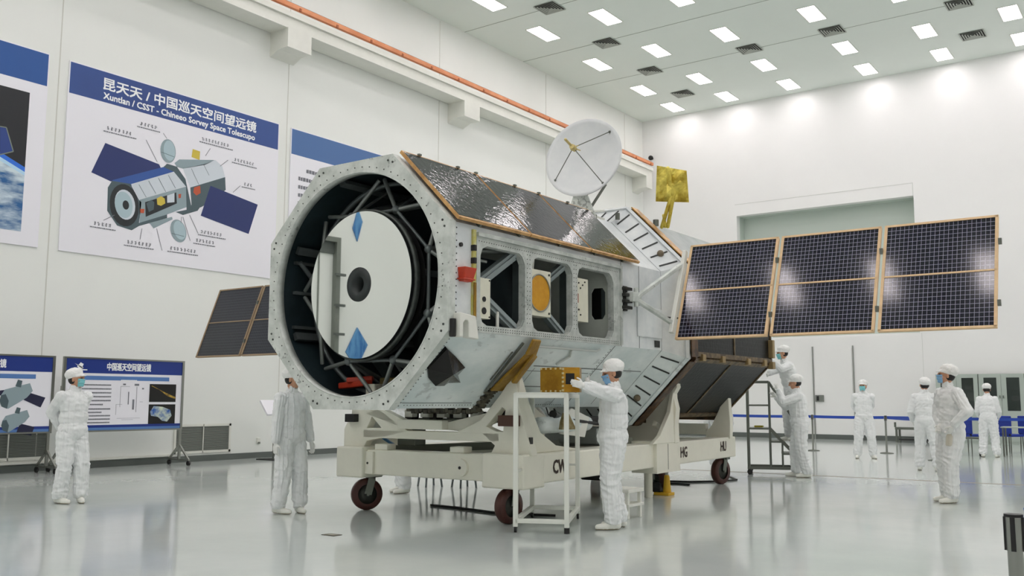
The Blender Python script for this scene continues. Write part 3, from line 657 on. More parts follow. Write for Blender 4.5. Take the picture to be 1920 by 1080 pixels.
# items lying in the bottom of the opening
k = MB(); k.beam((CX-.62, 7.5, 1.52), (CX-.18, 7.45, 1.55), .14, .07); k.beam((CX-.45, 7.4, 1.58), (CX-.2, 7.55, 1.6), .1, .06); k.build('red_cover', red_m, ST, .015)
MB().cbox((CX+.1, 7.75, 1.5), (.42, .4, .22)).build('olive_box', mat('olive_box', (104, 92, 40), .5, var=.2), ST, .02)
MB().cbox((CX-.1, 7.5, 1.47), (.14, .2, .14)).build('connector_box', wbox_m, ST, .02)
MB().cbox((CX+.42, 7.6, 1.62), (.16, .16, .1)).build('strut_foot', strut_m, ST, .02)
# frame around the bays
wf = MB().plate([(7.43, 2.05), (10.42, 2.05), (10.42, 3.03), (7.43, 3.03)], [bayloop(a, b_, WZ0+.0, WZ1, e=-.004) for a, b_ in WN], (XS, 0, 0), (0, 1, 0), (0, 0, 1), .022)
wf.box((XS, 7.43, 3.03), (XS+.05, 10.42, 3.07)); wf.box((XS, 10.38, 2.06), (XS+.045, 10.42, 3.05))
for a, b_ in WN:
    lp = bayloop(a, b_, WZ0, WZ1, e=-.004)
    for i in range(len(lp)): p, q = lp[i], lp[(i+1) % len(lp)]; wf.beam((XS-.03, p[0], p[1]), (XS-.03, q[0], q[1]), .008, .06, (1, 0, 0))
wf.cur = 1
y = 7.47
while y < 10.36:
    for z in (2.075, 2.1, 2.985): wf.cbox((XS+.022, y, z), (.006, .009, .009))
    y += .042
for y in (8.33, 8.38, 9.29, 9.34):
    z = 2.2
    while z < 2.95: wf.cbox((XS+.022, y, z), (.006, .009, .009)); z += .05
z = 2.1; rv = wf
while z < 3.1: rv.cbox((XS+.001, 7.13, z), (.006, .012, .012)); z += .065
y = 7.2
while y < 10.2: rv.cbox((XS+.001, y, 2.06), (.006, .01, .01)); y += .05
wf.build('bay_frame', [frame_m, rivet_m], ST)
# diagonal braces seen through the bays
for (a, b_, c, d) in (((XS-.2, 7.66, 2.55), (XS-.09, 8.2, 2.93), .1, .08), ((XS-.18, 7.68, 2.5), (XS-.09, 8.22, 2.14), .1, .07), ((XS-.25, 8.85, 2.62), (XS-.09, 9.2, 2.93), .09, .07), ((XS-.2, 8.85, 2.45), (XS-.09, 9.2, 2.12), .09, .07), ((XS-.55, 9.0, 2.9), (XS-.6, 9.25, 2.2), .08, .05)):
    m1 = MB().beam(a, b_, c, d, (1, 0, 0)); m1.beam(V(a)+V((.05, 0, 0)), V(b_)+V((.05, 0, 0)), c*.3, .02, (1, 0, 0)); m1.build('bay_brace', mat('brace_slate', (140, 150, 150), .45, .2), ST)
MB().box((XS-.75, 8.0, 2.05), (XS-.72, 9.3, 3.0)).build('equipment_panel', inner_m, ST)
# instruments in the bays
u1 = MB().box((XS-.16, 7.5, 2.2), (XS-.02, 7.72, 2.62)); u1.cur = 1
for z in (2.28, 2.4): u1.tube((XS-.03, 7.61, z), (XS-.012, 7.61, z), .028 if z > 2.3 else .036)
for y, z in ((7.52, 2.22), (7.7, 2.22), (7.52, 2.6), (7.7, 2.6)): u1.tube((XS-.03, y, z), (XS-.014, y, z), .009, n=8)
u1.build('instrument_box', [wbox_m, black_m], ST, .008)
ap = MB().box((XS-.18, 8.42, 2.3), (XS-.02, 8.86, 2.82)); ap.cur = 1
ap.lathe([(0, .002), (.2, .002)], (XS-.02, 8.63, 2.56), (1, 0, 0), 48); ap.cur = 2; ap.lathe([(.2, 0), (.2, .014), (.215, .014), (.215, 0)], (XS-.02, 8.63, 2.56), (1, 0, 0), 48); ap.cur = 3
for y, z in ((8.45, 2.34), (8.82, 2.34), (8.45, 2.78), (8.82, 2.78)): ap.tube((XS-.03, y, z), (XS-.012, y, z), .014, n=8)
ap.build('aperture_plate', [wbox_m, amber_m, steel_m, rivet_m], ST, .006)
u3 = MB().box((XS-.2, 9.37, 2.3), (XS-.02, 9.68, 2.82)); u3.cur = 1; u3.box((XS-.02, 9.4, 2.52), (XS-.012, 9.45, 2.63)); u3.cur = 2
for y, z in ((9.42, 2.72), (9.46, 2.76), (9.55, 2.74), (9.6, 2.78), (9.5, 2.7), (9.42, 2.4), (9.5, 2.38), (9.46, 2.44), (9.38, 2.46)): u3.tube((XS-.03, y, z), (XS-.013, y, z), .011, n=8)
u3.build('instrument_box', [wbox_m, mat('label_red_brown', (150, 70, 44), .5), black_m], ST, .006)
for p, q in (((XS-.1, 7.95, 2.08), (XS-.1, 7.95, 2.3)), ((XS-.12, 9.5, 2.0), (XS-.12, 9.5, 2.3)), ((XS-.1, 8.6, 2.83), (XS-.1, 8.62, 2.95))): MB().tube(p, q, .018).build('pipe', white_m, ST)
cb = MB()
for i in range(6): cb.path([V((XS-.3, 8.45+.05*i, 2.12)), V((XS-.2, 8.5+.05*i, 2.17+.015*(i % 3))), V((XS-.25, 8.6+.06*i, 2.06))], .007, 6)
cb.build('wire_bundle', mat('wire_red_dark', (110, 40, 32), .5), ST)
# details on the side
k = MB().box((XS+.0, 7.14, 2.555), (XS+.09, 7.33, 2.57)); k.add([(XS, 7.15, 2.68), (XS, 7.34, 2.68), (XS+.1, 7.34, 2.68), (XS+.1, 7.15, 2.68), (XS, 7.17, 2.54), (XS, 7.31, 2.54), (XS+.07, 7.31, 2.54), (XS+.07, 7.17, 2.54)], [(0, 1, 2, 3), (7, 6, 5, 4), (0, 4, 5, 1), (1, 5, 6, 2), (2, 6, 7, 3), (3, 7, 4, 0)])
k.build('red_bracket', red_m, ST, .006)
k = MB().box((XS, 7.37, 2.1), (XS+.025, 7.42, 3.09)); k.build('primer_strip', yel_m, ST)
k = MB().box((XS+.025, 7.375, 2.14), (XS+.04, 7.415, 2.55)); k.build('ochre_strip', ochre_m, ST, .008)
for z in (2.74, 2.87): MB().box((XS, 7.36, z), (XS+.05, 7.4, z+.06)).build('black_clip', black_m, ST, .004)
k = MB(); MB().tube((XS, 7.19, 2.91), (XS+.02, 7.19, 2.91), .022).build('black_port', black_m, ST)
k = MB().plate([(7.08, 1.98), (7.13, 1.98), (7.13, 2.12), (7.16, 2.15), (7.2, 2.15), (7.22, 2.12), (7.22, 1.98), (7.38, 1.97), (7.36, 2.06), (7.33, 2.2), (7.08, 2.22)], [], (XS+.01, 0, 0), (0, 1, 0), (0, 0, 1), .09)
k.build('white_bracket', white_m, ST, .01)
MB().box((XS+.005, 7.02, 1.98), (XS+.06, 7.07, 2.16)).build('black_bracket', black_m, ST, .01)
k = MB().box((XS+.003, 10.87, 2.2), (XS+.025, 11.55, 2.6)); k.build('access_panel', skin_m, ST, .012)
k = MB().box((XS+.003, 11.36, 2.08), (XS+.012, 11.5, 2.17)); k.build('dark_vent', black_m, ST)
# black faceted sunshade on the lower right skin
G3, F3 = oc3(AP, 7, 0), oc3(AP, 6, 0); dv = (F3-G3); nb = V((1, 0, -1)).normalized()
def bp(y, z, e=0):                              # point on the lower right skin
    u_ = (z-G3.z)/(F3.z-G3.z); return G3+dv*u_+V((0, y, 0))+nb*e
rim = [(7.15, 1.9), (7.4, 1.82), (7.68, 1.72), (7.66, 1.64), (7.76, 1.58), (7.6, 1.56), (7.57, 1.53), (7.4, 1.54), (7.24, 1.6), (7.12, 1.69)]
pr_ = [(-.0, .14), (0, .02), (0, .02), (0, .04), (0, .03), (0, .05), (0, .02), (0, .12), (0, .03), (0, .02)]
k = MB(); P = [bp(y, z, .012+.03*(1 if i in (0, 4, 7) else .3)) for i, (y, z) in enumerate(rim)]; Q = [bp(y, z, 0) for y, z in rim]; ap_ = bp(7.38, 1.72, .14)
n_ = len(P); k.add(P+Q+[ap_], [(i, (i+1) % n_, 2*n_) for i in range(n_)]+[(i, n_+i, n_+(i+1) % n_, (i+1) % n_) for i in range(n_)])
k.build('black_sunshade', blk_m, ST, label='black faceted shiny cover shaped like a crumpled star')
# roof solar panels along the upper right skin
H3, A3 = oc3(AP, 0, 0), oc3(AP, 1, 0); du = A3-H3; nu_ = V((1, 0, 1)).normalized()
def up_(u_, y, e=0): return H3+du*u_+V((0, y, 0))+nu_*e
ys = [7.06, 8.33, 9.62, 10.84]
for i in range(3):
    a, b_ = ys[i]+.012, ys[i+1]-.012; u0, u1 = -.03, 1.0
    sub = MB()
    sub.add([up_(u0, a, .05), up_(u1, a, .05), up_(u1, b_, .05), up_(u0, b_, .05), up_(u0, a, .085), up_(u1, a, .085), up_(u1, b_, .085), up_(u0, b_, .085)], [(0, 1, 2, 3), (7, 6, 5, 4), (0, 4, 5, 1), (1, 5, 6, 2), (2, 6, 7, 3), (3, 7, 4, 0)])
    pn = sub.build('roof_solar_panel', copper_m, ST)
    c_ = MB().quad(up_(u0+.025, a+.012, .0875), up_(u0+.025, b_-.012, .0875), up_(u1-.02, b_-.012, .0875), up_(u1-.02, a+.012, .0875), 20, 16); c_.build('solar_cells', top_cell, pn)
for y in (7.5, 8.2, 9.0, 9.8, 10.5):
    for u_ in (.02, .95): MB().beam(up_(u_, y, .0), up_(u_, y, .05), .05, .03, (0, 1, 0)).build('panel_standoff', dsteel_m, ST)
for y in (7.35, 8.0, 8.33, 9.1, 9.62, 10.3): MB().cbox(up_(1.0, y, .095), (.03, .04, .02)).build('panel_clip', dsteel_m, ST)
# ochre strap and saddle pad on the lower right skin
k = MB()
def sl(y0, z0, y1, z1, w0, w1, e0, e1, t_=.03):
    A_, B_ = bp(y0, z0, e0), bp(y1, z1, e1); k.add([A_+V((0, -w0/2, 0)), A_+V((0, w0/2, 0)), B_+V((0, w1/2, 0)), B_+V((0, -w1/2, 0)), A_+V((0, -w0/2, 0))+nb*t_, A_+V((0, w0/2, 0))+nb*t_, B_+V((0, w1/2, 0))+nb*t_, B_+V((0, -w1/2, 0))+nb*t_], [(0, 1, 2, 3), (7, 6, 5, 4), (0, 4, 5, 1), (1, 5, 6, 2), (2, 6, 7, 3), (3, 7, 4, 0)])
sl(8.45, 2.07, 8.5, 1.93, .16, .2, .05, .08); sl(8.5, 1.93, 8.5, 1.5, .2, .22, .08, .02)
k.add([bp(8.5, 1.95, .12), bp(8.62, 1.93, .12), bp(8.56, 1.66, .16), bp(8.47, 1.66, .16), bp(8.5, 1.95, .09), bp(8.62, 1.93, .09), bp(8.56, 1.66, .12), bp(8.47, 1.66, .12)], [(0, 1, 2, 3), (7, 6, 5, 4), (0, 4, 5, 1), (1, 5, 6, 2), (2, 6, 7, 3), (3, 7, 4, 0)])
k.build('ochre_strap', ochre_m, ST, .012)
k = MB()
for i in range(14):
    z = 1.5-i*.018; y = 8.46+.02*math.sin(i*2); p = bp(y, z, .02); k.cbox(p, (.05, .09+.04*(i % 3), .03))
for i in range(16): k.cbox((-6.62-.065*i, 8.5, 1.255-.012*(i % 3)), (.05+.02*(i % 2), .14, .05))
k.build('saddle_pad', mat('pad_mixed', (92, 88, 72), .6, rgb2=(46, 42, 34), vscale=12), ST, .006)
k = MB(); k.beam(bp(8.34, 2.0, .02), bp(8.34, 1.48, .02), .02, .02); k.beam(bp(8.28, 1.9, .015), bp(8.28, 1.6, .015), .012, .012); k.build('conduit', dsteel_m, ST)
k = MB(); k.path([bp(8.62, 1.985, .03), bp(9.9, 1.985, .03), bp(9.95, 2.01, .03)], .012, 8); k.path([bp(9.36, 1.97, .02), bp(9.44, 1.9, .02), bp(9.3, 1.8, .02)], .014, 8); k.build('cable_duct', mat('duct_pale', (190, 194, 190), .5), ST)
# flared ribbed ring joining the rear body
A1_, A2_ = AP+.005, 1.55; YA, YB2 = Y1, 11.86
for k_ in range(8):
    j = (k_+1) % 8; s_ = MB(); a, b_, c, d = oc3(A1_, k_, YA), oc3(A1_, j, YA), oc3(A2_, j, YB2), oc3(A2_, k_, YB2)
    nn = (b_-a).cross(d-a).normalized(); cen = (a+b_+c+d)/4
    if nn.dot(cen-V((CX, cen.y, CZ))) < 0: nn = -nn
    th = .03
    s_.add([a, b_, c, d, a-nn*th, b_-nn*th, c-nn*th, d-nn*th], [(0, 1, 2, 3), (7, 6, 5, 4), (0, 4, 5, 1), (1, 5, 6, 2), (2, 6, 7, 3), (3, 7, 4, 0)])
    s_.cur = 1
    nr = 1 if k_ in (7, 3) else 6
    for r in range(nr):
        u_ = (r+.5)/nr if nr > 1 else .42
        p = a.lerp(b_, u_).lerp(d.lerp(c, u_), .12); q = a.lerp(b_, u_).lerp(d.lerp(c, u_), .86)
        s_.beam(p+nn*.004, q+nn*.004, .02, .012, nn)
    s_.cur = 0
    s_.beam(d+nn*.01, c+nn*.01, .05, .03, nn)
    s_.cur = 2
    if k_ in (0, 6): p = a.lerp(b_, .75 if k_ == 0 else .3).lerp(d.lerp(c, .75 if k_ == 0 else .3), .5) if k_ == 6 else a.lerp(b_, .25).lerp(d.lerp(c, .25), .55); s_.ell(p+nn*.015, (.05, .05, .05), 10, 6)
    s_.build('flared_ring_segment', [skin_m if k_ not in (4, 5, 6) else bevel_m, mat('slot_dark', (44, 48, 46), .6), mat('cap_brown', (112, 100, 80), .6)], ST)
fl = MB()
def octring(a_out, a_in, y0, y1): fl.plate([oc(a_out, k) for k in range(8)], [[oc(a_in, k) for k in range(8)]], (0, y1, 0), (1, 0, 0), (0, 0, 1), y1-y0)
octring(1.57, 1.3, 11.86, 11.93); fl.build('flange', skin_m, ST)
fl = MB(); octring(1.545, 1.3, 11.93, 12.06); fl.build('flange_gap', brown_m, ST)
fl = MB(); octring(1.585, 1.3, 12.06, 12.12); fl.build('copper_flange', mat('copper_brown', (112, 84, 56), .5, .3, rgb2=(66, 50, 36), vscale=7), ST)
for k_ in (0, 6, 7):
    a, b_ = oc3(1.6, k_, 12.0), oc3(1.6, (k_+1) % 8, 12.0)
    MB().beam(a.lerp(b_, .03), a.lerp(b_, .97), .2, .014, (a+b_)/2-V((CX, 12.0, CZ))).build('insulation_strip', mat('kapton_amber', (206, 156, 78), .35, .4, rgb2=(130, 90, 44), vscale=8, bump=.5, bscale=14) if k_ == 0 else mat('insulation_brown', (104, 76, 50), .5, .2, rgb2=(58, 44, 32), vscale=8, bump=.5, bscale=14), ST)
# rear body with solar cells on its side and lower skins
Y2, Y3 = 12.12, 15.25; AR, AR2 = 1.46, 1.46
for k_ in range(8):
    j = (k_+1) % 8; s_ = MB(); P = [oc3(AR, k_, Y2), oc3(AR, j, Y2), oc3(AR2, j, Y3), oc3(AR2, k_, Y3)]; Q = [oc3(AR-.03, k_, Y2), oc3(AR-.03, j, Y2), oc3(AR2-.03, j, Y3), oc3(AR2-.03, k_, Y3)]
    s_.add(P+Q, [(0, 1, 2, 3), (7, 6, 5, 4), (0, 4, 5, 1), (1, 5, 6, 2), (2, 6, 7, 3), (3, 7, 4, 0)])
    o = s_.build('rear_skin', mat('rear_grey_skin', (166, 172, 170), .5, .1, rgb2=(146, 154, 152), vscale=2) if k_ not in (6, 7) else brown_m, ST)
    if k_ in (6, 7, 3, 4):
        n3 = (P[0]+P[1])/2-V((CX, Y2, CZ)); n3.normalize(); o2 = n3*.012
        def q_(u_, v_): return P[0].lerp(P[1], u_).lerp(P[3].lerp(P[2], u_), v_)
        for v0, v1 in ((.02, .5), (.51, .98)):
            MB().quad(q_(.06, v0)+o2, q_(.94, v0)+o2, q_(.94, v1)+o2, q_(.06, v1)+o2, 14, 20).build('solar_cells', rear_cell, o)
        e_ = MB(); 
        for u_ in (.03, .97): e_.beam(q_(u_, 0)+o2, q_(u_, 1)+o2, .07, .05, n3)
        for v_ in (.0, .505, 1): e_.beam(q_(0, v_)+o2*1.3, q_(1, v_)+o2*1.3, .04, .02, n3)
        e_.build('copper_edge', mat('edge_bronze', (122, 104, 78), .55, .2, rgb2=(78, 66, 48), vscale=9), o)
MB().plate([oc(AR-.02, k) for k in range(8)], [], (0, Y3-.05, 0), (1, 0, 0), (0, 0, 1), .03).build('rear_cover', skin_m, ST)
for k_ in range(8):
    P = [oc3(1.08, k_, Y3-.02), oc3(1.08, (k_+1) % 8, Y3-.02), oc3(.92, (k_+1) % 8, 16.88), oc3(.92, k_, 16.88)]; Q = [oc3(1.03, k_, Y3-.02), oc3(1.03, (k_+1) % 8, Y3-.02), oc3(.87, (k_+1) % 8, 16.88), oc3(.87, k_, 16.88)]
    MB_ = MB(); MB_.add(P+Q, [(0, 1, 2, 3), (7, 6, 5, 4), (0, 4, 5, 1), (1, 5, 6, 2), (2, 6, 7, 3), (3, 7, 4, 0)]); MB_.build('adapter_skin', bevel_m, ST)
MB().plate([oc(.9, k) for k in range(8)], [], (0, 16.86, 0), (1, 0, 0), (0, 0, 1), .03).build('adapter_cover', MATS['latch_khaki'] if 'latch_khaki' in MATS else ring_m, ST)
k = MB()
for u_, y in ((0.0, 14.9), (0, 14.2), (0, 13.2), (.02, 12.5)): p = oc3(AR+.02, 7, y); k.cbox(p, (.09, .12, .1))
k.cbox(oc3(AR+.04, 7, 15.2)+V((0, 0, .25)), (.1, .1, .3)); k.cbox(oc3(AR+.04, 7, 15.2)+V((0, 0, -.02)), (.1, .12, .12)); k.build('rear_latches', mat('latch_khaki', (148, 128, 90), .5, .3), ST, .01)
k = MB()
for y in (12.4, 14.95): k.box((CX-.5, y, CZ-AR-.09), (CX+.62, y+.12, CZ-AR))
k.build('belly_bracket', brown_m, ST, .01)
# fittings on the spine
k = MB()
for (x, y, z, r) in ((-6.5, 11.6, 4.0, .035), (-6.35, 12.5, 4.03, .045), (-6.6, 10.1, 3.9, .03), (-6.66, 11.2, 3.93, .05)): MB().tube((x, y, z-.06), (x, y, z+.03), r, n=10).build('roof_fitting', dsteel_m, ST)
k = MB().box((-7.2, 10.4, CZ+AP), (-6.62, 11.45, CZ+AP+.05)); k.beam((-6.6, 10.95, 3.96), (-6.55, 11.3, 4.02), .05, .03); k.build('antenna_base', white_m, ST, .01)
# dish antenna
dc = at(1097, 298, 'Y', 11.0); tc_ = (CAM-dc).normalized(); rr = V((-tc_.y, tc_.x, 0)).normalized(); rr = -rr if rr.dot(RT) < 0 else rr; uu = rr.cross(-tc_); uu = uu if uu.z > 0 else -uu
dn = (tc_*math.cos(math.radians(34))+(-rr*.72+uu*.69)*math.sin(math.radians(34))).normalized()
RD = .575
dp = MB(); prof = []
for i in range(13): r = RD*i/12; prof.append((max(r, 1e-3), (r*r)/(4*.62)-.06))
for i in range(12, -1, -1): r = (RD+.004)*i/12; prof.append((max(r, 1e-3), (r*r)/(4*.62)-.078))
dp.lathe(prof, dc, dn, 72); dish = dp.build('dish_antenna', mat('dish_white', (224, 226, 226), .5, rgb2=(216, 219, 220), vscale=3), ST, label='white round dish antenna')
feed = dc+dn*.4
MB().tube(feed+dn*.05, feed-dn*.06, .035).ell(feed, (.045, .045, .045)).build('feed', mat('feed_brass', (196, 178, 120), .4, .5), dish)
du1 = dn.orthogonal().normalized(); du2 = dn.cross(du1)
for px in ((1143, 247), (1041, 338), (1130, 343)):
    d_ = ray(*px); t_ = (dc+dn*.05-CAM).dot(dn)/d_.dot(dn); p = CAM+d_*t_
    v_ = p-(dc+dn*.05); p = dc+dn*.05+v_.normalized()*min(v_.length, RD*.95)
    k = MB().tube(p, feed, .0065, n=8); k.ell(p, (.018, .018, .018), 8, 6); k.build('feed_strut', dsteel_m, dish)
k = MB().tube(feed, feed+(-rr*.06+uu*.07)+dn*.08, .018); k.ell(feed+(-rr*.07+uu*.08)+dn*.08, (.02, .02, .02)); k.tube(feed, feed+rr*.07+uu*.03, .008, n=6); k.tube(feed, feed+rr*.1-uu*.04, .008, n=6); k.build('feed_arm', mat('feed_brass', (196, 178, 120), .4, .5), dish)
base = V((-6.75, 11.05, 3.92)); back = dc-dn*.17
k = MB().tube(base+V((-.12, 0, 0)), dc-dn*.1-uu*.35, .025); k.tube(base, back-uu*.1, .028); k.tube(base+V((.06, 0, .02)), back+rr*.22-uu*.3, .02); k.build('dish_mast', dsteel_m, dish)
k = MB().plate([(-.2, 0), (.22, 0), (.1, .32), (-.1, .34)], [], base+V((0, -.05, -.04)), V((.8, .6, 0)), (0, 0, 1), .1); k.build('dish_pedestal', ring_m, dish, .02)
k = MB().ell(back, (.09, .09, .09)); k.build('dish_hub', dsteel_m, dish)
# gold wrapped antenna at the rear
gb = at(1243, 418, 'Y', 12.6); ga = thing_gold = MB()
gc = at(1260, 347, 'Y', 12.6); gt = (CAM-gc).normalized(); gr = V((-gt.y, gt.x, 0)).normalized(); gr = gr if gr.dot(RT) > 0 else -gr; gu = gr.cross(-gt); gu = gu if gu.z > 0 else -gu
gr, gu = (gr*math.cos(.13)-gu*math.sin(.13)), (gu*math.cos(.13)+gr*math.sin(.13)*.0)
N2 = 12; vs = []; fs = []; rnd = random.Random(5); W2, H2 = .235, .255
for side in (0, 1):
    for j in range(N2+1):
        for i in range(N2+1):
            a, b_ = -1+2*i/N2, -1+2*j/N2
            e = .03*abs(math.sin(3.1*a+2*b_))+.02*math.sin(7*a-4*b_)+.05*max(0, 1-3*abs(a-b_*.6))+.04*max(0, 1-4*abs(a+.3))
            e *= (1-max(abs(a), abs(b_))**4)
            vs.append(gc+gr*(a*W2*(1-.06*b_))+gu*(b_*H2*(1-.07*a))+gt*((e+.02) if side == 0 else -.03))
for side in (0, 1):
    o = side*(N2+1)**2
    for j in range(N2):
        for i in range(N2): q = o+j*(N2+1)+i; fs.append((q, q+1, q+N2+2, q+N2+1))
E_ = [(i, 0) for i in range(N2)]+[(N2, j) for j in range(N2)]+[(i, N2) for i in range(N2, 0, -1)]+[(0, j) for j in range(N2, 0, -1)]
for i, (a, b_) in enumerate(E_): c_, d_ = E_[(i+1) % len(E_)]; o = (N2+1)**2; fs.append((b_*(N2+1)+a, d_*(N2+1)+c_, o+d_*(N2+1)+c_, o+b_*(N2+1)+a))
ga.add(vs, fs); gant = ga.build('gold_antenna', gold_m, ST, label='crinkled gold foil wrapped square antenna')
k = MB(); top = gc-gt*.05
k.cap(gb+V((-.02, 0, -.06)), gc-gu*.12+gt*.03, .028, .03); k.cap(gb+V((.07, .02, -.06)), gc-gu*.1+gr*.03+gt*.03, .028, .03); k.cap(gb+V((.03, .02, -.05)), gb+V((.0, .02, .12)), .03, .02); k.cap(gc-gu*.12+gt*.04, gc+gu*.24+gt*.05-gr*.06, .045, .035); k.cap(gc+gt*.05, gc+gr*.12+gu*.05+gt*.05, .035, .03)
k.build('foil_arm', gold_m, gant)
# deployed wings
def wing(x0, x1, n, yb, yt, zb, zt, cellm, side, ncx, label):
    wing_ = None
    O = V((0, yb, zb)); Wv = V((0, yt-yb, zt-zb)); nrm = V((0, -(zt-zb), yt-yb)).normalized()
    def P(x, v_, e=0): return V((x, yb, zb))+Wv*v_+nrm*e
    dx = (x1-x0)/n
    for i in range(n):
        a, b_ = x0+dx*i+.022, x0+dx*(i+1)-.022
        f = MB(); f.add([P(a, 0, -.035), P(b_, 0, -.035), P(b_, 1, -.035), P(a, 1, -.035), P(a, 0, 0), P(b_, 0, 0), P(b_, 1, 0), P(a, 1, 0)], [(0, 1, 2, 3), (7, 6, 5, 4), (0, 4, 5, 1), (1, 5, 6, 2), (2, 6, 7, 3), (3, 7, 4, 0)])
        # raised rim bars
        for (p, q) in ((P(a, .005, .006), P(b_, .005, .006)), (P(a, .995, .006), P(b_, .995, .006)), (P(a, .5, .006), P(b_, .5, .006))): f.beam(p, q, .028 if p.z != P(a, .5, .006).z else .02, .012, nrm)
        for x in (a+.014, b_-.014): f.beam(P(x, 0, .006), P(x, 1, .006), .034, .012, nrm)
        pn_ = f.build('wing_panel', wingframe_m if side > 0 else mat('wing_frame_dull', (158, 136, 108), .5, .15), ST)
        if i == 0 and label: pn_['label'] = label
        for v0, v1 in ((.012, .492), (.508, .988)):
            MB().quad(P(a+.03, v0, .003), P(b_-.03, v0, .003), P(b_-.03, v1, .003), P(a+.03, v1, .003), ncx, 12).build('solar_cells', cellm, pn_)
        if i < n-1 or side > 0:
            for v_ in (.2, .75): MB().cbox(P(x0+dx*(i+1), v_, .02), (.035, .04, .07)).build('hinge', dsteel_m, pn_)
wing(-5.45, -1.62, 3, 11.19, 11.735, 2.165, 3.47, wing_cell, 1, 24, 'dark gridded solar wing panel with tan frame')
wing(-15.65, -8.83, 5, 11.2, 11.7, 2.165, 3.52, wingb_cell, -1, 24, None)
# yokes
for sgn in (1, -1):
    def X(x): return CX+sgn*(x-CX)
    hub = V((X(XS+.13), 10.62, 2.68))
    k = MB()
    for z in (2.54, 2.62, 2.7, 2.78): k.box((X(XS), 10.4, z-.018), (X(XS+.1), 10.58, z+.022))
    k.box((X(XS), 10.44, 2.5), (X(XS+.05), 10.54, 2.82)); k.build('wing_latch', mat('latch_dark', (52, 54, 50), .4, .4), ST, .006)
    k = MB().box((X(XS+.04), 10.5, 2.62), (X(XS+.16), 10.72, 2.74)); k.tube((X(XS+.13), 10.62, 2.56), (X(XS+.13), 10.62, 2.8), .03); k.build('yoke_hub', ring_m, ST, .008)
    rt_ = V((X(-5.5), 11.62, 3.22)); rb_ = V((X(-5.5), 11.27, 2.38))
    k = MB().beam(hub, rt_, .07, .05, (0, 0, 1)); k.beam(hub+V((0, 0, -.03)), rb_, .07, .05, (0, 0, 1)); k.build('yoke_arm', ring_m, ST, .01)
    k = MB().beam((X(-5.49), 11.2, 2.25), (X(-5.49), 11.68, 3.4), .06, .07, (0, 1, 0)); k.build('yoke_bar', white_m, ST, .01)

# ------------------------------------------------------------------ transport cart
CYAW = math.radians(2.5)
CM = Matrix.Translation((-5.96, 8.5, 0)) @ Matrix.Rotation(CYAW, 4, 'Z')   # local: x from -2.7 (left) to 0 (right), y back
CT = thing('transport_cart', 'cream painted wheeled transport cart with cradle arms carrying the telescope', 'cart', (-7.3, 11, 0))
def cbuild(mb, name, m_, bevel=0, par=None, **k):
    mb.v = [CM @ p for p in mb.v]; return mb.build(name, m_, par or CT, bevel, **k)
LEN = 6.6
bx = MB().box((-.3, .0, .44), (0, LEN, .77)); cbuild(bx, 'side_rail', cart_m, .015)
bx = MB().box((-2.7, .0, .44), (-2.4, LEN, .77)); cbuild(bx, 'side_rail', cart_m, .015)
bx = MB().box((-2.4, .03, .46), (-.3, .25, .76)); cbuild(bx, 'front_beam', cart_m, .015)
for y in (LEN-.3, 3.6): cbuild(MB().box((-2.4, y, .46), (-.3, y+.25, .74)), 'cross_beam', cart_m, .015)
k = MB().box((-2.73, -.06, .42), (-2.3, .36, .79)); cbuild(k, 'corner_block', cart_m, .02)
k = MB().box((-.52, -.06, .4), (.03, .4, .78)); cbuild(k, 'corner_block', cart_m, .02)
k = MB().box((-.34, 3.35, .36), (.05, 4.15, .8)); k.cur = 1; k.box((.05, 3.72, .4), (.055, 3.73, .76)); cbuild(k, 'outrigger_block', [cart_m, vent_m], .015)
k = MB().tube((-.86, -.01, .6), (-.86, .03, .6), .1, n=24); k.cur = 1; k.tube((-.86, -.014, .6), (-.86, 0, .6), .018); cbuild(k, 'round_cover', [cart_m, black_m])
k = MB().box((-2.3, -.005, .47), (-2.18, .03, .74)); k.cur = 1; k.tube((-2.26, -.01, .6), (-2.26, 0, .6), .014); cbuild(k, 'end_plate', [cart_m, black_m], .004)
for x in (-2.1, -.95): cbuild(MB().box((x-.1, .05, .76), (x+.1, .22, .83)), 'lug', cart_m, .01)
k = MB().box((-2.38, .3, .5), (-.32, 3.6, .52)); cbuild(k, 'deck_plate', mat('deck_grey', (132, 136, 124), .4))
k = MB().beam((-2.35, .5, .74), (-.35, 3.4, .8), .04, .1); cbuild(k, 'deck_plate', MATS['deck_grey'])
# front cradle
fy = .08
def crad(pts, holes=(), y=fy, t_=.12): return MB().plate(pts, holes, (0, y+t_, 0), (1, 0, 0), (0, 0, 1), t_)
cr = crad([(-2.42, .9), (-.38, .9), (-.38, 1.0), (-2.42, 1.0)]); cbuild(cr, 'cradle_crossbar', cart_m, .008)
Lx = lambda X_: X_+5.96
k = crad([(-.5, .76), (.06, .76), (.0, .95), (-.1, 1.25), (-.17, 1.62), (-.205, 1.64), (-.36, 1.44), (-.64, 1.14), (-1.0, .99), (-.62, .99), (-.44, .86)], [[(-.42, 1.02), (-.56, 1.07), (-.34, 1.29), (-.3, 1.26), (-.33, 1.02)]]); cbuild(k, 'cradle_upright', cart_m, .008)
k = crad([(-2.74, .76), (-2.42, .76), (-2.36, .86), (-1.7, .99), (-2.1, 1.22), (-2.24, 1.27), (-2.52, 1.55), (-2.58, 1.55), (-2.62, 1.2), (-2.74, 1.0)], [[(-2.36, 1.02), (-2.12, 1.02), (-2.28, 1.16)]]); cbuild(k, 'cradle_upright', cart_m, .008)
k = crad([(-2.4, 1.2), (-1.78, 1.03), (-1.78, 1.13), (-2.15, 1.27)], t_=.1); cbuild(k, 'cradle_arm', cart_m, .006)
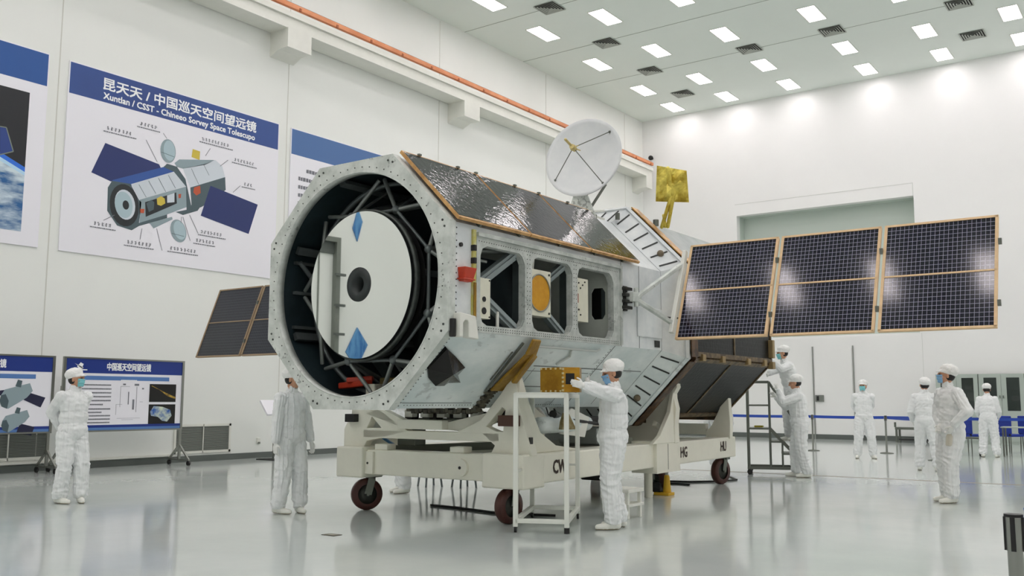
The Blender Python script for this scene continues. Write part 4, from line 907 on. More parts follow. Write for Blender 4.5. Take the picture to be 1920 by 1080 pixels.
k = crad([(-1.84, 1.02), (-1.16, 1.02), (-1.16, 1.13), (-1.84, 1.13)], y=.04, t_=.2); cbuild(k, 'cradle_saddle', cart_m, .01)
k = crad([(-1.2, 1.02), (-1.2, 1.1), (-.62, 1.22), (-.3, 1.5), (-.24, 1.44), (-.52, 1.1), (-.9, 1.0)], y=.16, t_=.06); cbuild(k, 'cradle_arm', cart_m, .006)
cbuild(MB().box((-2.66, -.0, 1.09), (-2.5, .09, 1.19)), 'black_block', black_m, .006)
k = MB().box((-.32, -.04, 1.08), (-.1, .09, 1.2)); cbuild(k, 'brown_block', mat('block_brown', (78, 48, 36), .5), .006)
k = MB().box((.0, .1, .8), (.02, .16, .96)); cbuild(k, 'black_clip', black_m)
# gusset behind front cradle, running back along the rail
k = MB().plate([(.1, .77), (1.5, .77), (.9, .84), (.55, 1.0), (.3, 1.35), (.16, 1.62), (.1, 1.62)], [], (-.2, 0, 0), (0, 1, 0), (0, 0, 1), .08); cbuild(k, 'cradle_gusset', cart_m, .008)
k = MB().plate([(.1, .77), (1.5, .77), (.9, .84), (.55, 1.0), (.3, 1.3), (.1, 1.5)], [], (-2.6, 0, 0), (0, 1, 0), (0, 0, 1), .08); cbuild(k, 'cradle_gusset', cart_m, .008)
# middle cradle
ym = 3.95
k = MB().plate([(-.42, .76), (.07, .76), (.07, .98), (.1, 1.25), (.05, 1.45), (.12, 1.56), (.1, 1.66), (.04, 1.68), (-.12, 1.42), (-.42, 1.18), (-.75, 1.05), (-.9, .98), (-.75, .8)], [[(-.28, 1.0), (-.2, .95), (-.17, 1.03), (-.25, 1.08)]], (0, ym+.12, 0), (1, 0, 0), (0, 0, 1), .14); cbuild(k, 'cradle_upright', cart_m, .012)
k = MB().plate([(-2.28, .76), (-2.77, .76), (-2.77, 1.25), (-2.72, 1.45), (-2.74, 1.62), (-2.66, 1.64), (-2.5, 1.42), (-2.2, 1.18), (-1.8, .98), (-1.95, .8)], [], (0, ym+.12, 0), (1, 0, 0), (0, 0, 1), .14); cbuild(k, 'cradle_upright', cart_m, .012)
k = MB().plate([(3.2, .77), (4.12, .77), (4.1, 1.1), (4.06, 1.6), (3.97, 1.6), (3.8, 1.2), (3.45, .88)], [[(3.93, .88), (3.96, .86), (4.0, .88), (4.0, 1.02), (3.97, 1.05), (3.93, 1.02)]], (.0, 0, 0), (0, 1, 0), (0, 0, 1), .06); cbuild(k, 'cradle_gusset', cart_m, .008)
# rear cradle
yr = 6.3
for s0, s1 in ((0, 1), (-2.7, -1)):
    pts = [(s0+s1*a, b_) for a, b_ in ((-.4, .74), (.02, .74), (.03, 1.0), (.0, 1.5), (-.06, 1.5), (-.16, 1.22), (-.3, .95), (-.4, .85))]
    k = MB().plate(pts, [], (0, yr+.12, 0), (1, 0, 0), (0, 0, 1), .13); cbuild(k, 'cradle_upright', cart_m, .01)
cbuild(MB().box((-2.3, yr, .8), (-.4, yr+.12, .98)), 'cradle_crossbar', cart_m, .01)
# marks on the right rail
def mark(txt, y, z, w_, h_):
    o = CM @ V((.004, y, z)); u_ = (CM.to_3x3() @ V((0, 1, 0))); lettering(txt, o, u_, (0, 0, 1), w_, h_, mat('mark_brown', (60, 46, 38), .6), CT, bold=.01)
mark('CW', .62, .53, .3, .15); mark('HG', 4.28, .53, .24, .15); mark('HU', 5.9, .55, .24, .15)
# casters
def caster(x, y, r, sw=0, brown=True):
    t_ = thing; s_ = MB(); c_ = V((x, y, r))
    ax = V((math.cos(sw), math.sin(sw), 0)); fwd = V((-math.sin(sw), math.cos(sw), 0))
    w_ = MB(); prof = [(r*.62, -.055), (r*.93, -.055), (r, -.035), (r, .035), (r*.93, .055), (r*.62, .055)]
    w_.lathe(prof, c_, ax, 36); w_.cur = 1; w_.lathe([(0.001, -.045), (r*.25, -.045), (r*.3, -.03), (r*.62, -.035), (r*.62, .035), (r*.3, .03), (r*.25, .045), (.001, .045)], c_, ax, 30)
    w_.v = [CM @ p for p in w_.v]
    f = MB()
    for s in (-1, 1): f.beam(c_+ax*(s*.075), c_+ax*(s*.075)+V((0, 0, r+.0))+fwd*.05, .012, .09, fwd)
    f.box((c_.x-.11, c_.y+.0, .40), (c_.x+.11, c_.y+.16, .43)); f.tube(c_+fwd*.06+V((0, 0, r-.02)), c_+fwd*.06+V((0, 0, r+.06)), .05); f.tube(c_-ax*.09, c_+ax*.09, .02)
    f.v = [CM @ p for p in f.v]; fk = f.build('caster_fork', dsteel_m, CT); w_.build('caster_wheel', [tire_m, hub_m], fk)
caster(-2.5, .26, .195, -.62); caster(-.3, .16, .195, -.12); caster(-.16, 6.3, .21, -.25); caster(-2.5, 6.3, .2, .3); caster(-.35, 4.25, .19, 1.0)
cbuild(MB().tube((-.25, 3.7, .0), (-.25, 3.7, .4), .06), 'support_jack', cart_m)
cbuild(MB().box((-1.3, 3.6, .2), (-.9, 3.9, .45)), 'jack_box', black_m, .02)
# hardware lying between the cart deck and the telescope
tt = thing('deck_equipment', 'cluster of small boxes and pipes fitted under the telescope belly above the cart deck', 'equipment', (-7.2, 9, .8))
rnd = random.Random(3)
for i in range(9): x = -8.0+i*.2; MB().cbox((x, 8.95+.1*(i % 2), 1.19+rnd.uniform(-.02, .02)), (.12, .14, .11)).build('belly_box', black_m, tt, .008)
for i in range(7): x = -7.9+i*.26; MB().cbox((x, 8.82, 1.2), (.13, .1, .09)).build('connector_block', white_m, tt, .008)
k = MB().box((-8.1, 9.0, 1.1), (-6.3, 9.3, 1.14)); k.build('belly_tray', dsteel_m, tt)
k = MB(); k.path([V((-6.3, 9.6, 1.2)), V((-6.6, 10.4, 1.1)), V((-6.4, 11.2, 1.12))], .05, 10); k.path([V((-6.35, 9.9, 1.14)), V((-6.25, 10.8, 1.05)), V((-6.6, 11.6, 1.1))], .02, 8); k.build('hose', black_m, tt)
k = MB().plate([(0, 0), (.42, -.05), (.5, .2), (.2, .32), (.05, .2)], [], (-6.45, 9.95, .95), (.3, .95, 0), (0, 0, 1), .03); k.build('white_cover', white_m, tt, .01)
k = MB().cap((-6.3, 9.3, 1.07), (-6.45, 10.6, 1.07), .1, .1); k.build('tank', bevel_m, tt)
k = MB().plate([(-.08, 0), (.16, 0), (.1, .1), (.04, .2), (-.02, .2), (-.06, .1)], [], (-6.15, 9.6, 1.02), (.3, .95, 0), (0, 0, 1), .06); k.build('gold_bracket', mat('bracket_goldish', (158, 146, 106), .5, rgb2=(120, 100, 50), vscale=10), tt, .01)
k = MB().box((-7.3, 10.9, .78), (-6.45, 11.7, 1.0)); k.build('grey_case', strut_m, tt, .02)
k = MB().box((-8.15, 8.85, .8), (-7.85, 9.05, 1.02)); k.build('grey_case', dsteel_m, tt, .01)
k = MB().beam((-8.5, 8.75, .98), (-8.15, 8.8, .8), .03, .03); k.beam((-8.55, 8.8, 1.0), (-8.3, 8.85, .96), .05, .02); k.build('blue_lever', mat('lever_blue', (60, 110, 150), .5), tt)

# ------------------------------------------------------------------ trolley with gold box
TRa = V((-5.81, 8.14, 0)); TRb = V((-5.33, 8.38, 0)); dvx = (TRb-TRa).normalized(); dvy = V((-dvx.y, dvx.x, 0)); W_ = (TRb-TRa).length; DP = 1.25; HT = 1.44
tr = thing('frame_trolley', 'tall white tube trolley with open frame standing before the cart corner', 'trolley', tuple(TRa))
def tp(u_, v_, z): return TRa+dvx*(u_*W_)+dvy*(v_*DP)+V((0, 0, z))
for u_, v_ in ((0, 0), (1, 0), (0, 1), (1, 1)):
    MB().beam(tp(u_, v_, .06), tp(u_, v_, HT), .05, .05, dvx).build('post', trol_m, tr, .004)
    if (u_, v_) != (1, 0): MB().tube(tp(u_, v_, .035)-dvx*.012, tp(u_, v_, .035)+dvx*.012, .035).build('caster', black_m, tr)
    else: MB().tube(tp(u_, v_, 0), tp(u_, v_, .06), .03).build('foot', black_m, tr)
for z, t_ in ((HT-.025, .05), (.12, .05), (.62, .03)):
    for a, b_ in (((0, 0), (1, 0)), ((1, 0), (1, 1)), ((1, 1), (0, 1)), ((0, 1), (0, 0))):
        if z != .62 or (a, b_) in (((1, 1), (0, 1)), ((0, 1), (0, 0))): MB().beam(tp(a[0], a[1], z), tp(b_[0], b_[1], z), t_, t_*.9).build('rail', trol_m, tr, .004)
k = MB(); k.add([tp(-.02, -.02, HT), tp(1.02, -.02, HT), tp(1.02, 1.02, HT), tp(-.02, 1.02, HT), tp(-.02, -.02, HT+.012), tp(1.02, -.02, HT+.012), tp(1.02, 1.02, HT+.012), tp(-.02, 1.02, HT+.012)], [(0, 1, 2, 3), (7, 6, 5, 4), (0, 4, 5, 1), (1, 5, 6, 2), (2, 6, 7, 3), (3, 7, 4, 0)]); k.build('top_plate', trol_m, tr)
# gold box standing on it
gbx = thing('gold_instrument_box', 'gold coloured metal box with a square black opening, on the white trolley', 'box', (-5.35, 8.6, HT+.012))
Ga, Gb, Gc = at(1013, 735, 'Y', 8.42), at(1054, 736, 'Y', 8.37), at(1087, 733, 'Y', 8.5)
z0, z1 = HT+.014, HT+.014+.262
ga_, gb_, gc_ = V((Ga.x, Ga.y, 0)), V((Gb.x, Gb.y, 0)), V((Gc.x, Gc.y, 0)); gbk = V((-.1, .2, 0))
k = MB()
P = [ga_, gb_, gb_+gbk, ga_+gbk]; k.add([p+V((0, 0, z0)) for p in P]+[p+V((0, 0, z1)) for p in P], [(0, 1, 2, 3), (7, 6, 5, 4), (0, 4, 5, 1), (1, 5, 6, 2), (2, 6, 7, 3), (3, 7, 4, 0)]); k.build('left_housing', goldbox_m, gbx, .004)
P = [gb_+V((.004, 0, 0)), gc_, gc_+gbk, gb_+gbk+V((.004, 0, 0))]; k = MB(); k.add([p+V((0, 0, z0)) for p in P]+[p+V((0, 0, z1)) for p in P], [(0, 1, 2, 3), (7, 6, 5, 4), (0, 4, 5, 1), (1, 5, 6, 2), (2, 6, 7, 3), (3, 7, 4, 0)]); k.build('right_housing', goldbox_m, gbx, .004)
dd = (gc_-gb_); nf = V((dd.y, -dd.x, 0)).normalized()
if nf.y > 0: nf = -nf
def gf(u_, v_, e): return gb_+dd*u_+V((0, 0, z0+(z1-z0)*v_))+nf*e
k = MB(); k.add([gf(.2, .32, .004), gf(.7, .32, .004), gf(.7, .76, .004), gf(.2, .76, .004)], [(0, 1, 2, 3)]); k.build('black_opening', dark_m, gbx, fix=False)
k = MB()
for i in range(6): k.cbox(gf(.04, .08+.17*i, .008), (.022, .016, .022))
for i in range(5): k.cbox(ga_+(gb_-ga_)*(.06+.22*i)+V((0, -.006, z0+.012)), (.02, .014, .02)); k.cbox(ga_+(gb_-ga_)*(.06+.22*i)+V((0, -.006, z1-.012)), (.02, .014, .02))
k.build('fastener', mat('fastener_pale', (216, 200, 150), .4, .3), gbx, .003)
# low step box behind the worker
t = thing('step_stool', 'small pale step frame on the floor behind the worker at the trolley', 'stool', (-5.5, 9.95, 0))
k = MB()
for x in (-5.66, -5.4):
    for y in (9.8, 10.1): k.box((x-.02, y-.02, 0), (x+.02, y+.02, .34))
k.box((-5.7, 9.76, .3), (-5.36, 10.14, .34)); k.box((-5.7, 9.76, .14), (-5.36, 10.14, .17)); k.build('frame', white_m, t, .004)

# ------------------------------------------------------------------ people
def remesh(mb, vox, smooth=4, it=None):
    me = mb.mesh('tmp', []) if False else bpy.data.meshes.new('tmp'); me.from_pydata([tuple(p) for p in mb.v], [], mb.f)
    bm = bmesh.new(); bm.from_mesh(me); bmesh.ops.remove_doubles(bm, verts=bm.verts, dist=1e-5); bmesh.ops.recalc_face_normals(bm, faces=bm.faces); bm.to_mesh(me); bm.free()
    o = bpy.data.objects.new('tmp', me); COL.objects.link(o)
    r = o.modifiers.new('r', 'REMESH'); r.mode = 'VOXEL'; r.voxel_size = vox
    s_ = o.modifiers.new('s', 'SMOOTH'); s_.factor = .5; s_.iterations = smooth
    dg = bpy.context.evaluated_depsgraph_get(); out = bpy.data.meshes.new_from_object(o.evaluated_get(dg))
    bpy.data.objects.remove(o); bpy.data.meshes.remove(me); return out
def link(name, me, mats, parent, smooth=True):
    for m_ in mats: me.materials.append(m_)
    me.name = name
    if smooth: me.polygons.foreach_set('use_smooth', [True]*len(me.polygons))
    o = bpy.data.objects.new(name, me); COL.objects.link(o); o.parent = parent; return o
def ik(a, c, l1, l2, pole):
    d = c-a; L = d.length
    if L > (l1+l2)*.999: c = a+d*((l1+l2)*.999/L); d = c-a; L = d.length
    k = (l1*l1-l2*l2+L*L)/(2*L); h = math.sqrt(max(l1*l1-k*k, 0)); dn_ = d/L; p = V(pole); p = (p-dn_*p.dot(dn_)).normalized()
    return a+dn_*k+p*h, c
def rotz(v_, a): return Matrix.Rotation(a, 3, 'Z') @ V(v_)
def person(x, y, height, face, label, wr, wl, head=0, nod=0, lean=(0, 0), feet=None, vox=.013, mask=mask_m, er=(.4, -.6, -.5), el=(-.4, -.6, -.5), hdr=None, hdl=None, curl=.5, z=0, bust=True, world=False, group='workers in white cleanroom suits', pn=(0, 1, 0), fz=1.0, fat=1.0):
    # face: turn from "towards the camera", positive towards the right of the picture; local frame: +y forward, +x right hand side
    tcam = math.atan2(-y, -x)+face*PI/180; rz = tcam-PI/2; s = height/1.77
    T = thing('person', label, 'person', (x, y, z), rz, group, s)
    MI = WM[T.name].inverted()
    if world: wr, wl = [MI @ V(p) for p in (wr, wl)]
    wr, wl = V(wr), V(wl)
    lx, ly = lean                                            # how far the shoulders shift
    feet = feet or [(.12, .0, 14), (-.12, .0, -14)]
    pel = V((0, 0, .95)); ch = V((lx*.7, ly*.7, 1.3)); sh = V((lx, ly, 1.445)); nk = V((lx*1.05, ly*1.1+.01, 1.52)); hc = V((lx*1.1, ly*1.25+.025, 1.655))
    HR = Matrix.Rotation(head*PI/180, 3, 'Z') @ Matrix.Rotation(-nod*PI/180, 3, 'X')
    body, suit = MB(), MB()
    # torso
    body.ell(ch, (.15, .1, .2)); body.ell(pel, (.14, .1, .13)); body.cap(pel, ch, .11, .12); body.cap(sh+V((-.14, 0, -.02)), sh+V((.14, 0, -.02)), .05, .05)
    body.cap(sh, hc+HR @ V((0, -.015, -.04)), .056, .052)
    suit.ell(ch, (.195*fat, .142*fat, .22)); suit.ell(ch.lerp(pel, .45), (.192*fat, .148*fat, .2)); suit.ell(pel+V((0, 0, .03)), (.196*fat, .158*fat, .18)); suit.cap(sh+V((-.13, 0, -.03)), sh+V((.13, 0, -.03)), .078, .078); suit.cap(sh+V((-.05, 0, .0)), sh+V((.05, 0, .0)), .08, .08); suit.cap(sh+V((0, 0, 0)), nk+V((0, .0, .015)), .082, .07)
    # head
    body.ell(hc+HR @ V((0, -.012, .03)), (.076, .095, .092), 24, 16); body.ell(hc+HR @ V((0, .02, -.03)), (.062, .072, .085), 20, 14); body.ell(hc+HR @ V((0, .045, -.075)), (.036, .034, .03))
    body.cap(hc+HR @ V((0, .092, .03)), hc+HR @ V((0, .108, -.012)), .009, .014)                     # nose
    body.cap(hc+HR @ V((-.02, .088, -.052)), hc+HR @ V((.02, .088, -.052)), .008, .008)              # lips
    body.cap(hc+HR @ V((-.045, .078, .036)), hc+HR @ V((.045, .078, .036)), .012, .012)              # brow
    for s_ in (-1, 1): body.ell(hc+HR @ V((s_*.078, -.005, -.005)), (.012, .02, .032)); body.ell(hc+HR @ V((s_*.04, .06, -.02)), (.022, .022, .022))
    # legs
    an = []
    for k_, (fx, fy_, ft) in enumerate(feet):
        sx = 1 if k_ == 0 else -1; hip = V((sx*.09, 0, .9)); a_ = V((fx, fy_, .1)); Lg = (a_-hip).length*.503; kn, _ = ik(hip, a_, Lg, Lg, (sx*.1, 1, 0))
        body.cap(hip, kn, .075, .055); body.cap(kn, a_, .052, .04)
        fd = rotz((0, 1, 0), -ft*PI/180); body.cap(a_+V((0, 0, -.05)), a_+fd*.1+V((0, 0, -.065)), .032, .025)
        suit.cap(hip+V((0, 0, .0)), kn, .122*fat, .1); suit.cap(kn, a_+V((0, -.0, .02)), .098, .088); suit.cap(kn.lerp(a_, .5), a_+V((0, 0, .03)), .092, .09)
        an.append((a_, fd))
    # arms and hands
    hands = []
    for sx, wp, pole, hd in ((1, wr, er, hdr), (-1, wl, el, hdl)):
        so = sh+V((sx*.175, 0, -.025)); e_, wp = ik(so, wp, .295, .265, V(pole))
        body.cap(so, e_, .045, .038); body.cap(e_, wp, .036, .026)
        suit.cap(so, e_, .08, .07); suit.cap(e_, e_.lerp(wp, .86), .07, .05)
        fd = V(hd) if hd else (wp-e_); fd.normalize(); side = V((-sx, .25, 0)); 
        if abs(fd.z) < .6: side = V((0, 0, 1))
        side = (side-fd*side.dot(fd)).normalized() if abs(fd.z) < .6 else (V((0, 1, 0))-fd*fd.y).normalized()
        pnorm = side.cross(fd)*(1 if sx > 0 else -1); pnorm = pnorm.normalized()
        if pnorm.dot(V((-sx, 0, -.3))) < 0: pnorm = -pnorm
        Mh = Matrix((side, fd, pnorm)).transposed()
        body.ell(wp+fd*.052, (.041, .052, .017), 14, 10, Mh); body.cap(wp-fd*.01, wp+fd*.02, .026, .026)
        for f_, (o_s, ln) in enumerate(((.03, .07), (.01, .078), (-.01, .072), (-.029, .056))):
            b0 = wp+fd*.09+side*o_s; c0 = curl+.12*f_; d1 = (fd*math.cos(c0*.5)+pnorm*math.sin(c0*.5)); d2 = (fd*math.cos(c0*1.5)+pnorm*math.sin(c0*1.5)); d3 = (fd*math.cos(c0*2.3)+pnorm*math.sin(c0*2.3))
            m1 = b0+d1*ln*.5; m2 = m1+d2*ln*.32; m3 = m2+d3*ln*.25
            body.cap(b0-fd*.02, m1, .0105, .0098, 8); body.cap(m1, m2, .0098, .009, 8); body.cap(m2, m3, .009, .0082, 8)
        t0 = wp+fd*.03+side*.03; t1 = t0+(fd*.55+side*.7+pnorm*.25)*.04; t2 = t1+(fd*.85+side*.25+pnorm*.45)*.034
        body.cap(t0, t1, .013, .0115, 8); body.cap(t1, t2, .0115, .0095, 8)
        hands.append(wp)
    bvox = .0062 if vox < .014 else .0085
    bme = remesh(body, bvox, 2); o = link('body', bme, [skinp_m, glove_m], T)
    zlim = nk.z
    mi = [1 if (p.center-hc).length > .2 else 0 for p in bme.polygons]; bme.polygons.foreach_set('material_index', mi)
    # coverall with folds
    sme = remesh(suit, vox*.8, 2)
    seed = V((x*3.1, y*1.7, 5.2))
    segs = [(V((s_*.09, 0, .9)), a_[0]) for s_, a_ in ((1, an[0]), (-1, an[1]))]
    sme.update()
    nrm_ = [v_.normal.copy() for v_ in sme.vertices]; new = []
    for v_, nn_ in zip(sme.vertices, nrm_):
        c_ = v_.co.copy(); zz = c_.z
        ang = math.atan2(nn_.y, nn_.x)
        lg = 1 if zz < .86 else 0
        amp = .010 if lg else .008
        n1 = noise.noise(V((nn_.x*2.6, nn_.y*2.6, zz*2.2+c_.x*4))+seed)                       # long hanging folds
        n2 = noise.noise(V((c_.x*6+zz*7, c_.y*6, zz*13-c_.x*8))+seed)                          # slanting creases
        n3 = noise.noise(V((c_.x*16, c_.y*16, zz*20))+seed)
        low = max(0, 1-zz/.34); kn_ = max(0, 1-abs(zz-.52)/.12)
        off = amp*((1-abs(n1)*4)*.75+(1-abs(n2)*3.5)*(.55+.9*low+.5*kn_)+n3*.5); d = abs(zz-1.03)
        if d < .035 and abs(c_.x) < .22 and abs(c_.y) < .2: off -= .007*(1-d/.035)
        if abs(c_.x) < .012 and nn_.y > .3 and zz > .75: off += .004
        c_ += nn_*off
        if zz < .07: c_.z = max(c_.z, .062)
        new += list(c_)
    sme.vertices.foreach_set('co', new); sme.update()
    link('coverall', sme, [suit_m], T)
    # front placket and collar seam
    k = MB(); 
    # cap
    cp = MB(); cp.ell(V((0, -.026, .082)), (.106, .122, .086), 26, 14); cp.ell(V((0, -.02, .058)), (.096, .116, .05), 26, 12); cp.v = [hc+HR @ (Matrix.Rotation(math.radians(12), 3, 'X') @ p) for p in cp.v]
    br = MB(); br.lathe([(.093, -.014), (.103, -.014), (.105, .016), (.095, .016)], (0, 0, 0), (0, 0, 1), 30, True); br.v = [hc+HR @ (Matrix.Rotation(math.radians(12), 3, 'X') @ V((p.x*.88, p.y*1.1-.01, p.z+.036))) for p in br.v]; cp.add(br.v, br.f)
    vz = MB(); vz.ell((0, .098, .052), (.055, .034, .009), 16, 6); vz.v = [hc+HR @ p for p in vz.v]; cp.add(vz.v, vz.f)
    cme = remesh(cp, .008, 1)
    nrm_ = [v_.normal.copy() for v_ in cme.vertices]
    cme.vertices.foreach_set('co', [c for v_, nn_ in zip(cme.vertices, nrm_) for c in (v_.co+nn_*(.006*noise.noise(v_.co*28+seed)))]); cme.update()
    link('cap', cme, [cap_m], T)
    # hair below the cap
    hr = MB(); hr.ell(V((0, -.03, .0)), (.081, .082, .078), 20, 14); hr.v = [hc+HR @ V((p.x, min(p.y, .028-max(0, p.z)*.2), max(p.z, -.062))) for p in hr.v]
    hme = bpy.data.meshes.new('hair'); hme.from_pydata([tuple(p) for p in hr.v], [], hr.f); link('hair', hme, [hair_m], T)
    # mask: curved sheet over nose, mouth and chin
    vs, fs = [], []; nu, nv = 14, 10
    for j in range(nv+1):
        v0 = j/nv; zz = .006-.1*v0
        for i in range(nu+1):
            a = -.98+1.96*i/nu; rx = .08-.012*v0*v0; ry = .098+.022*math.exp(-(a/.4)**2)*(1-v0*.5)-.014*v0*v0+.004*math.sin(v0*16)
            vs.append(hc+HR @ V((rx*math.sin(a), .004+ry*math.cos(a), zz-.01*abs(a)*(v0-.4))))
    for j in range(nv):
        for i in range(nu): q = j*(nu+1)+i; fs.append((q, q+1, q+nu+2, q+nu+1))
    if mask:
        mme = bpy.data.meshes.new('mask'); mme.from_pydata([tuple(p) for p in vs], [], fs); mo = link('face_mask', mme, [mask], T); so_ = mo.modifiers.new('t', 'SOLIDIFY'); so_.thickness = .002
    ey = MB()
    for s_ in (-1, 1): ey.ell(hc+HR @ V((s_*.031, .086, .016)), (.014, .008, .006), 12, 8)
    eme = ey.mesh('eyes', []); link('eyes', eme, [mat('eye_dark', (34, 26, 24), .3)], T)
    # shoes
    for a_, fd in an:
        sh_ = MB(); f0 = V((a_.x, a_.y, 0)); sh_.cap(f0-fd*.045+V((0, 0, .045)), f0+fd*.02+V((0, 0, .06)), .045, .05); sh_.cap(f0+V((0, 0, .045)), f0+fd*.13+V((0, 0, .032)), .048, .036); sh_.cap(f0+fd*.08+V((0, 0, .03)), f0+fd*.165+V((0, 0, .03)), .044, .032)
        sme2 = remesh(sh_, .009, 2)
        for v_ in sme2.vertices:
            if v_.co.z < .006: v_.co.z = .004
        so = link('shoe', sme2, [shoe_m, sole_m], T); sme2.polygons.foreach_set('material_index', [1 if p.center.z < .014 else 0 for p in sme2.polygons])
    T['wr'] = 0; del T['wr']
    return T
def DW(px, py, X_, Y_): return atd(px, py, math.hypot(X_, Y_))
BR, BL = (.07, -.17, .98), (-.07, -.17, .98)                     # hands clasped behind the back
person(-12.12, 6.82, 1.735, 30, 'worker in white coverall at far left, hands behind back, facing right before display boards', BR, BL, head=30, vox=.011, feet=[(.11, -.03, -10), (-.13, .06, 20)], er=(.45, -1, -.2), el=(-.45, -1, -.2), hdr=(-.6, -.2, -.6), hdl=(.6, -.2, -.6))
person(-8.98, 7.83, 1.72, 42, 'worker in white coverall, arms hanging, head partly hidden by the telescope front ring', (.29, .06, .84), (-.29, .08, .84), head=22, nod=8, vox=.011, mask=None, feet=[(.12, -.04, -12), (-.12, .07, 22)], er=(.5, -1, 0), el=(-.5, -1, 0), fat=1.06)
mp = at(1150, 991, 'Z', 0); MX, MY = mp.x, mp.y
person(MX, MY, 1.775, -80, 'worker in white coverall handling the gold box on the white trolley', atd(1096, 716, 9.95), atd(1088, 722, 9.75), head=4, nod=16, lean=(0, -.02), vox=.01, mask=mask2_m, feet=[(.1, -.08, 6), (-.1, .02, -4)], er=(.4, -.3, -1), el=(-.4, -.3, -1), world=True, curl=.6, fat=1.08)
person(-2.72, 14.12, 1.84, -56, 'worker in white coverall at right, facing left, holding a small white bottle at the waist', atd(1762, 797, 14.3), atd(1786, 798, 14.12), head=-24, nod=-3, vox=.012, mask=mask2_m, feet=[(.1, .02, 12), (-.1, .1, -6)], er=(1, -.4, -.3), el=(-1, -.4, -.3), hdr=(-.2, .5, -.8), hdl=(.3, .3, -.9), curl=.9, world=True, fat=1.06)
person(-6.42, 23.4, 1.83, 6, 'worker in white coverall by the blue belt barrier, facing the camera, hands behind back', BR, BL, head=-18, vox=.015, feet=[(.17, 0, 14), (-.17, 0, -14)], er=(.45, -1, -.2), el=(-.45, -1, -.2), hdr=(-.6, -.2, -.6), hdl=(.6, -.2, -.6))
person(-4.32, 20.1, 1.8, 172, 'worker in white coverall seen from behind, left of the worker holding the bottle', (.26, .16, .95), (-.26, .16, .95), head=25, vox=.014, mask=None, feet=[(.18, 0, 14), (-.16, .1, -14)], er=(.3, -1, 0), el=(-.3, -1, 0), fat=1.04)
person(-4.12, 25.9, 1.76, 176, 'worker in white coverall seen from behind, bending over the blue chairs before the cabinets', (.22, .3, .98), (-.22, .3, .98), head=4, nod=20, lean=(0, .05), vox=.015, mask=None, feet=[(.15, 0, 12), (-.15, 0, -12)], er=(.3, -1, -.3), el=(-.3, -1, -.3), fat=1.02)
lw = at(1500, 800, 'Y', 17.0)
person(lw.x, 17.0, 1.8, -84, 'worker in white coverall standing on the floor, reaching forward to the step ladder rail', at(1455, 744, 'Y', 17.05), at(1459, 730, 'Y', 16.75), head=-4, nod=14, lean=(0, .03), vox=.014, mask=None, feet=[(.12, .08, 8), (-.12, -.08, -4)], er=(.6, -.2, -1), el=(-.6, -.2, -1), world=True, fat=1.08)
uw = at(1484, 700, 'Y', 17.6)
person(uw.x, 17.6, 1.75, -66, 'worker on the step ladder, both hands at the telescope rear edge, wearing a blue-green mask', at(1436, 704, 'Y', 17.0), at(1444, 674, 'Y', 17.0), head=-6, nod=10, lean=(0, .12), vox=.014, feet=[(.1, .03, 8), (-.1, -.03, -4)], er=(.5, -.3, -1), el=(-.5, -.2, -1), world=True, z=.62)
person(-9.55, 10.55, 1.72, -60, 'worker in white coverall behind the cart, only lower legs and shoe showing under it', (.27, .1, .86), (-.27, .1, .86), vox=.015, mask=None, feet=[(.1, .0, 12), (-.1, .06, 0)], er=(.5, -1, 0), el=(-.5, -1, 0))
person(-7.86, 18.1, 1.72, 10, 'worker in white coverall behind the cart rear wheel, mostly hidden by the telescope', (.27, .1, .86), (-.27, .1, .86), vox=.015, mask=None, feet=[(.1, .0, 12), (-.1, .0, -12)], er=(.5, -1, 0), el=(-.5, -1, 0))
bt = atd(1781, 822, 14.2); k = MB().lathe([(.001, -.1), (.045, -.1), (.05, -.09), (.05, .03), (.03, .06), (.02, .065), (.02, .095), (.001, .095)], bt+V((0, 0, .0)), (.1, 0, 1), 20); k.build_ = None
tag(k.build('white_bottle', mat('bottle_white', (206, 200, 186), .5)), 'small white plastic bottle held by the worker at right', 'bottle')

# ------------------------------------------------------------------ step ladder with platform
ld = thing('step_ladder', 'grey wheeled steel platform ladder at the rear of the telescope', 'ladder', (-6.5, 16.8, 0))
lo = at(1408, 886, 'Z', .1); lo = at(1402, 800, 'Y', 17.0); lo = V((lo.x, 17.0, 0)); lu = V((.93, .35, 0)).normalized(); lv = V((-lu.y, lu.x, 0))
def lp(u_, v_, z): return lo+lu*u_+lv*v_+V((0, 0, z))
LL, LW_ = 1.05, .7
for v_ in (0, LW_):
    for u_ in (0, .4): MB().tube(lp(u_, v_, .1), lp(u_, v_, 1.72 if u_ == 0.4 or v_ > 0 else 1.62), .022, n=10).build('upright', dsteel_m, ld)
    MB().tube(lp(.4, v_, 1.72), lp(LL-.1, v_, .82), .02, n=10).build('sloping_handrail', dsteel_m, ld)
    MB().tube(lp(LL-.1, v_, .82), lp(LL-.1, v_, .1), .02, n=10).build('upright', dsteel_m, ld)
    MB().tube(lp(0, v_, 1.72), lp(.4, v_, 1.72), .02, n=10).build('top_rail', dsteel_m, ld)
    MB().beam(lp(-.02, v_, .12), lp(LL, v_, .12), .045, .045).build('base_rail', dsteel_m, ld)
for z, u0, u1 in ((.86, 0, .4), (.62, .4, .66), (.4, .6, .86), (.2, .8, LL)):
    k = MB(); k.add([lp(u0, 0, z-.03), lp(u1, 0, z-.03), lp(u1, LW_, z-.03), lp(u0, LW_, z-.03), lp(u0, 0, z), lp(u1, 0, z), lp(u1, LW_, z), lp(u0, LW_, z)], [(0, 1, 2, 3), (7, 6, 5, 4), (0, 4, 5, 1), (1, 5, 6, 2), (2, 6, 7, 3), (3, 7, 4, 0)])
    k.build('tread' if z < .8 else 'platform', dsteel_m, ld)
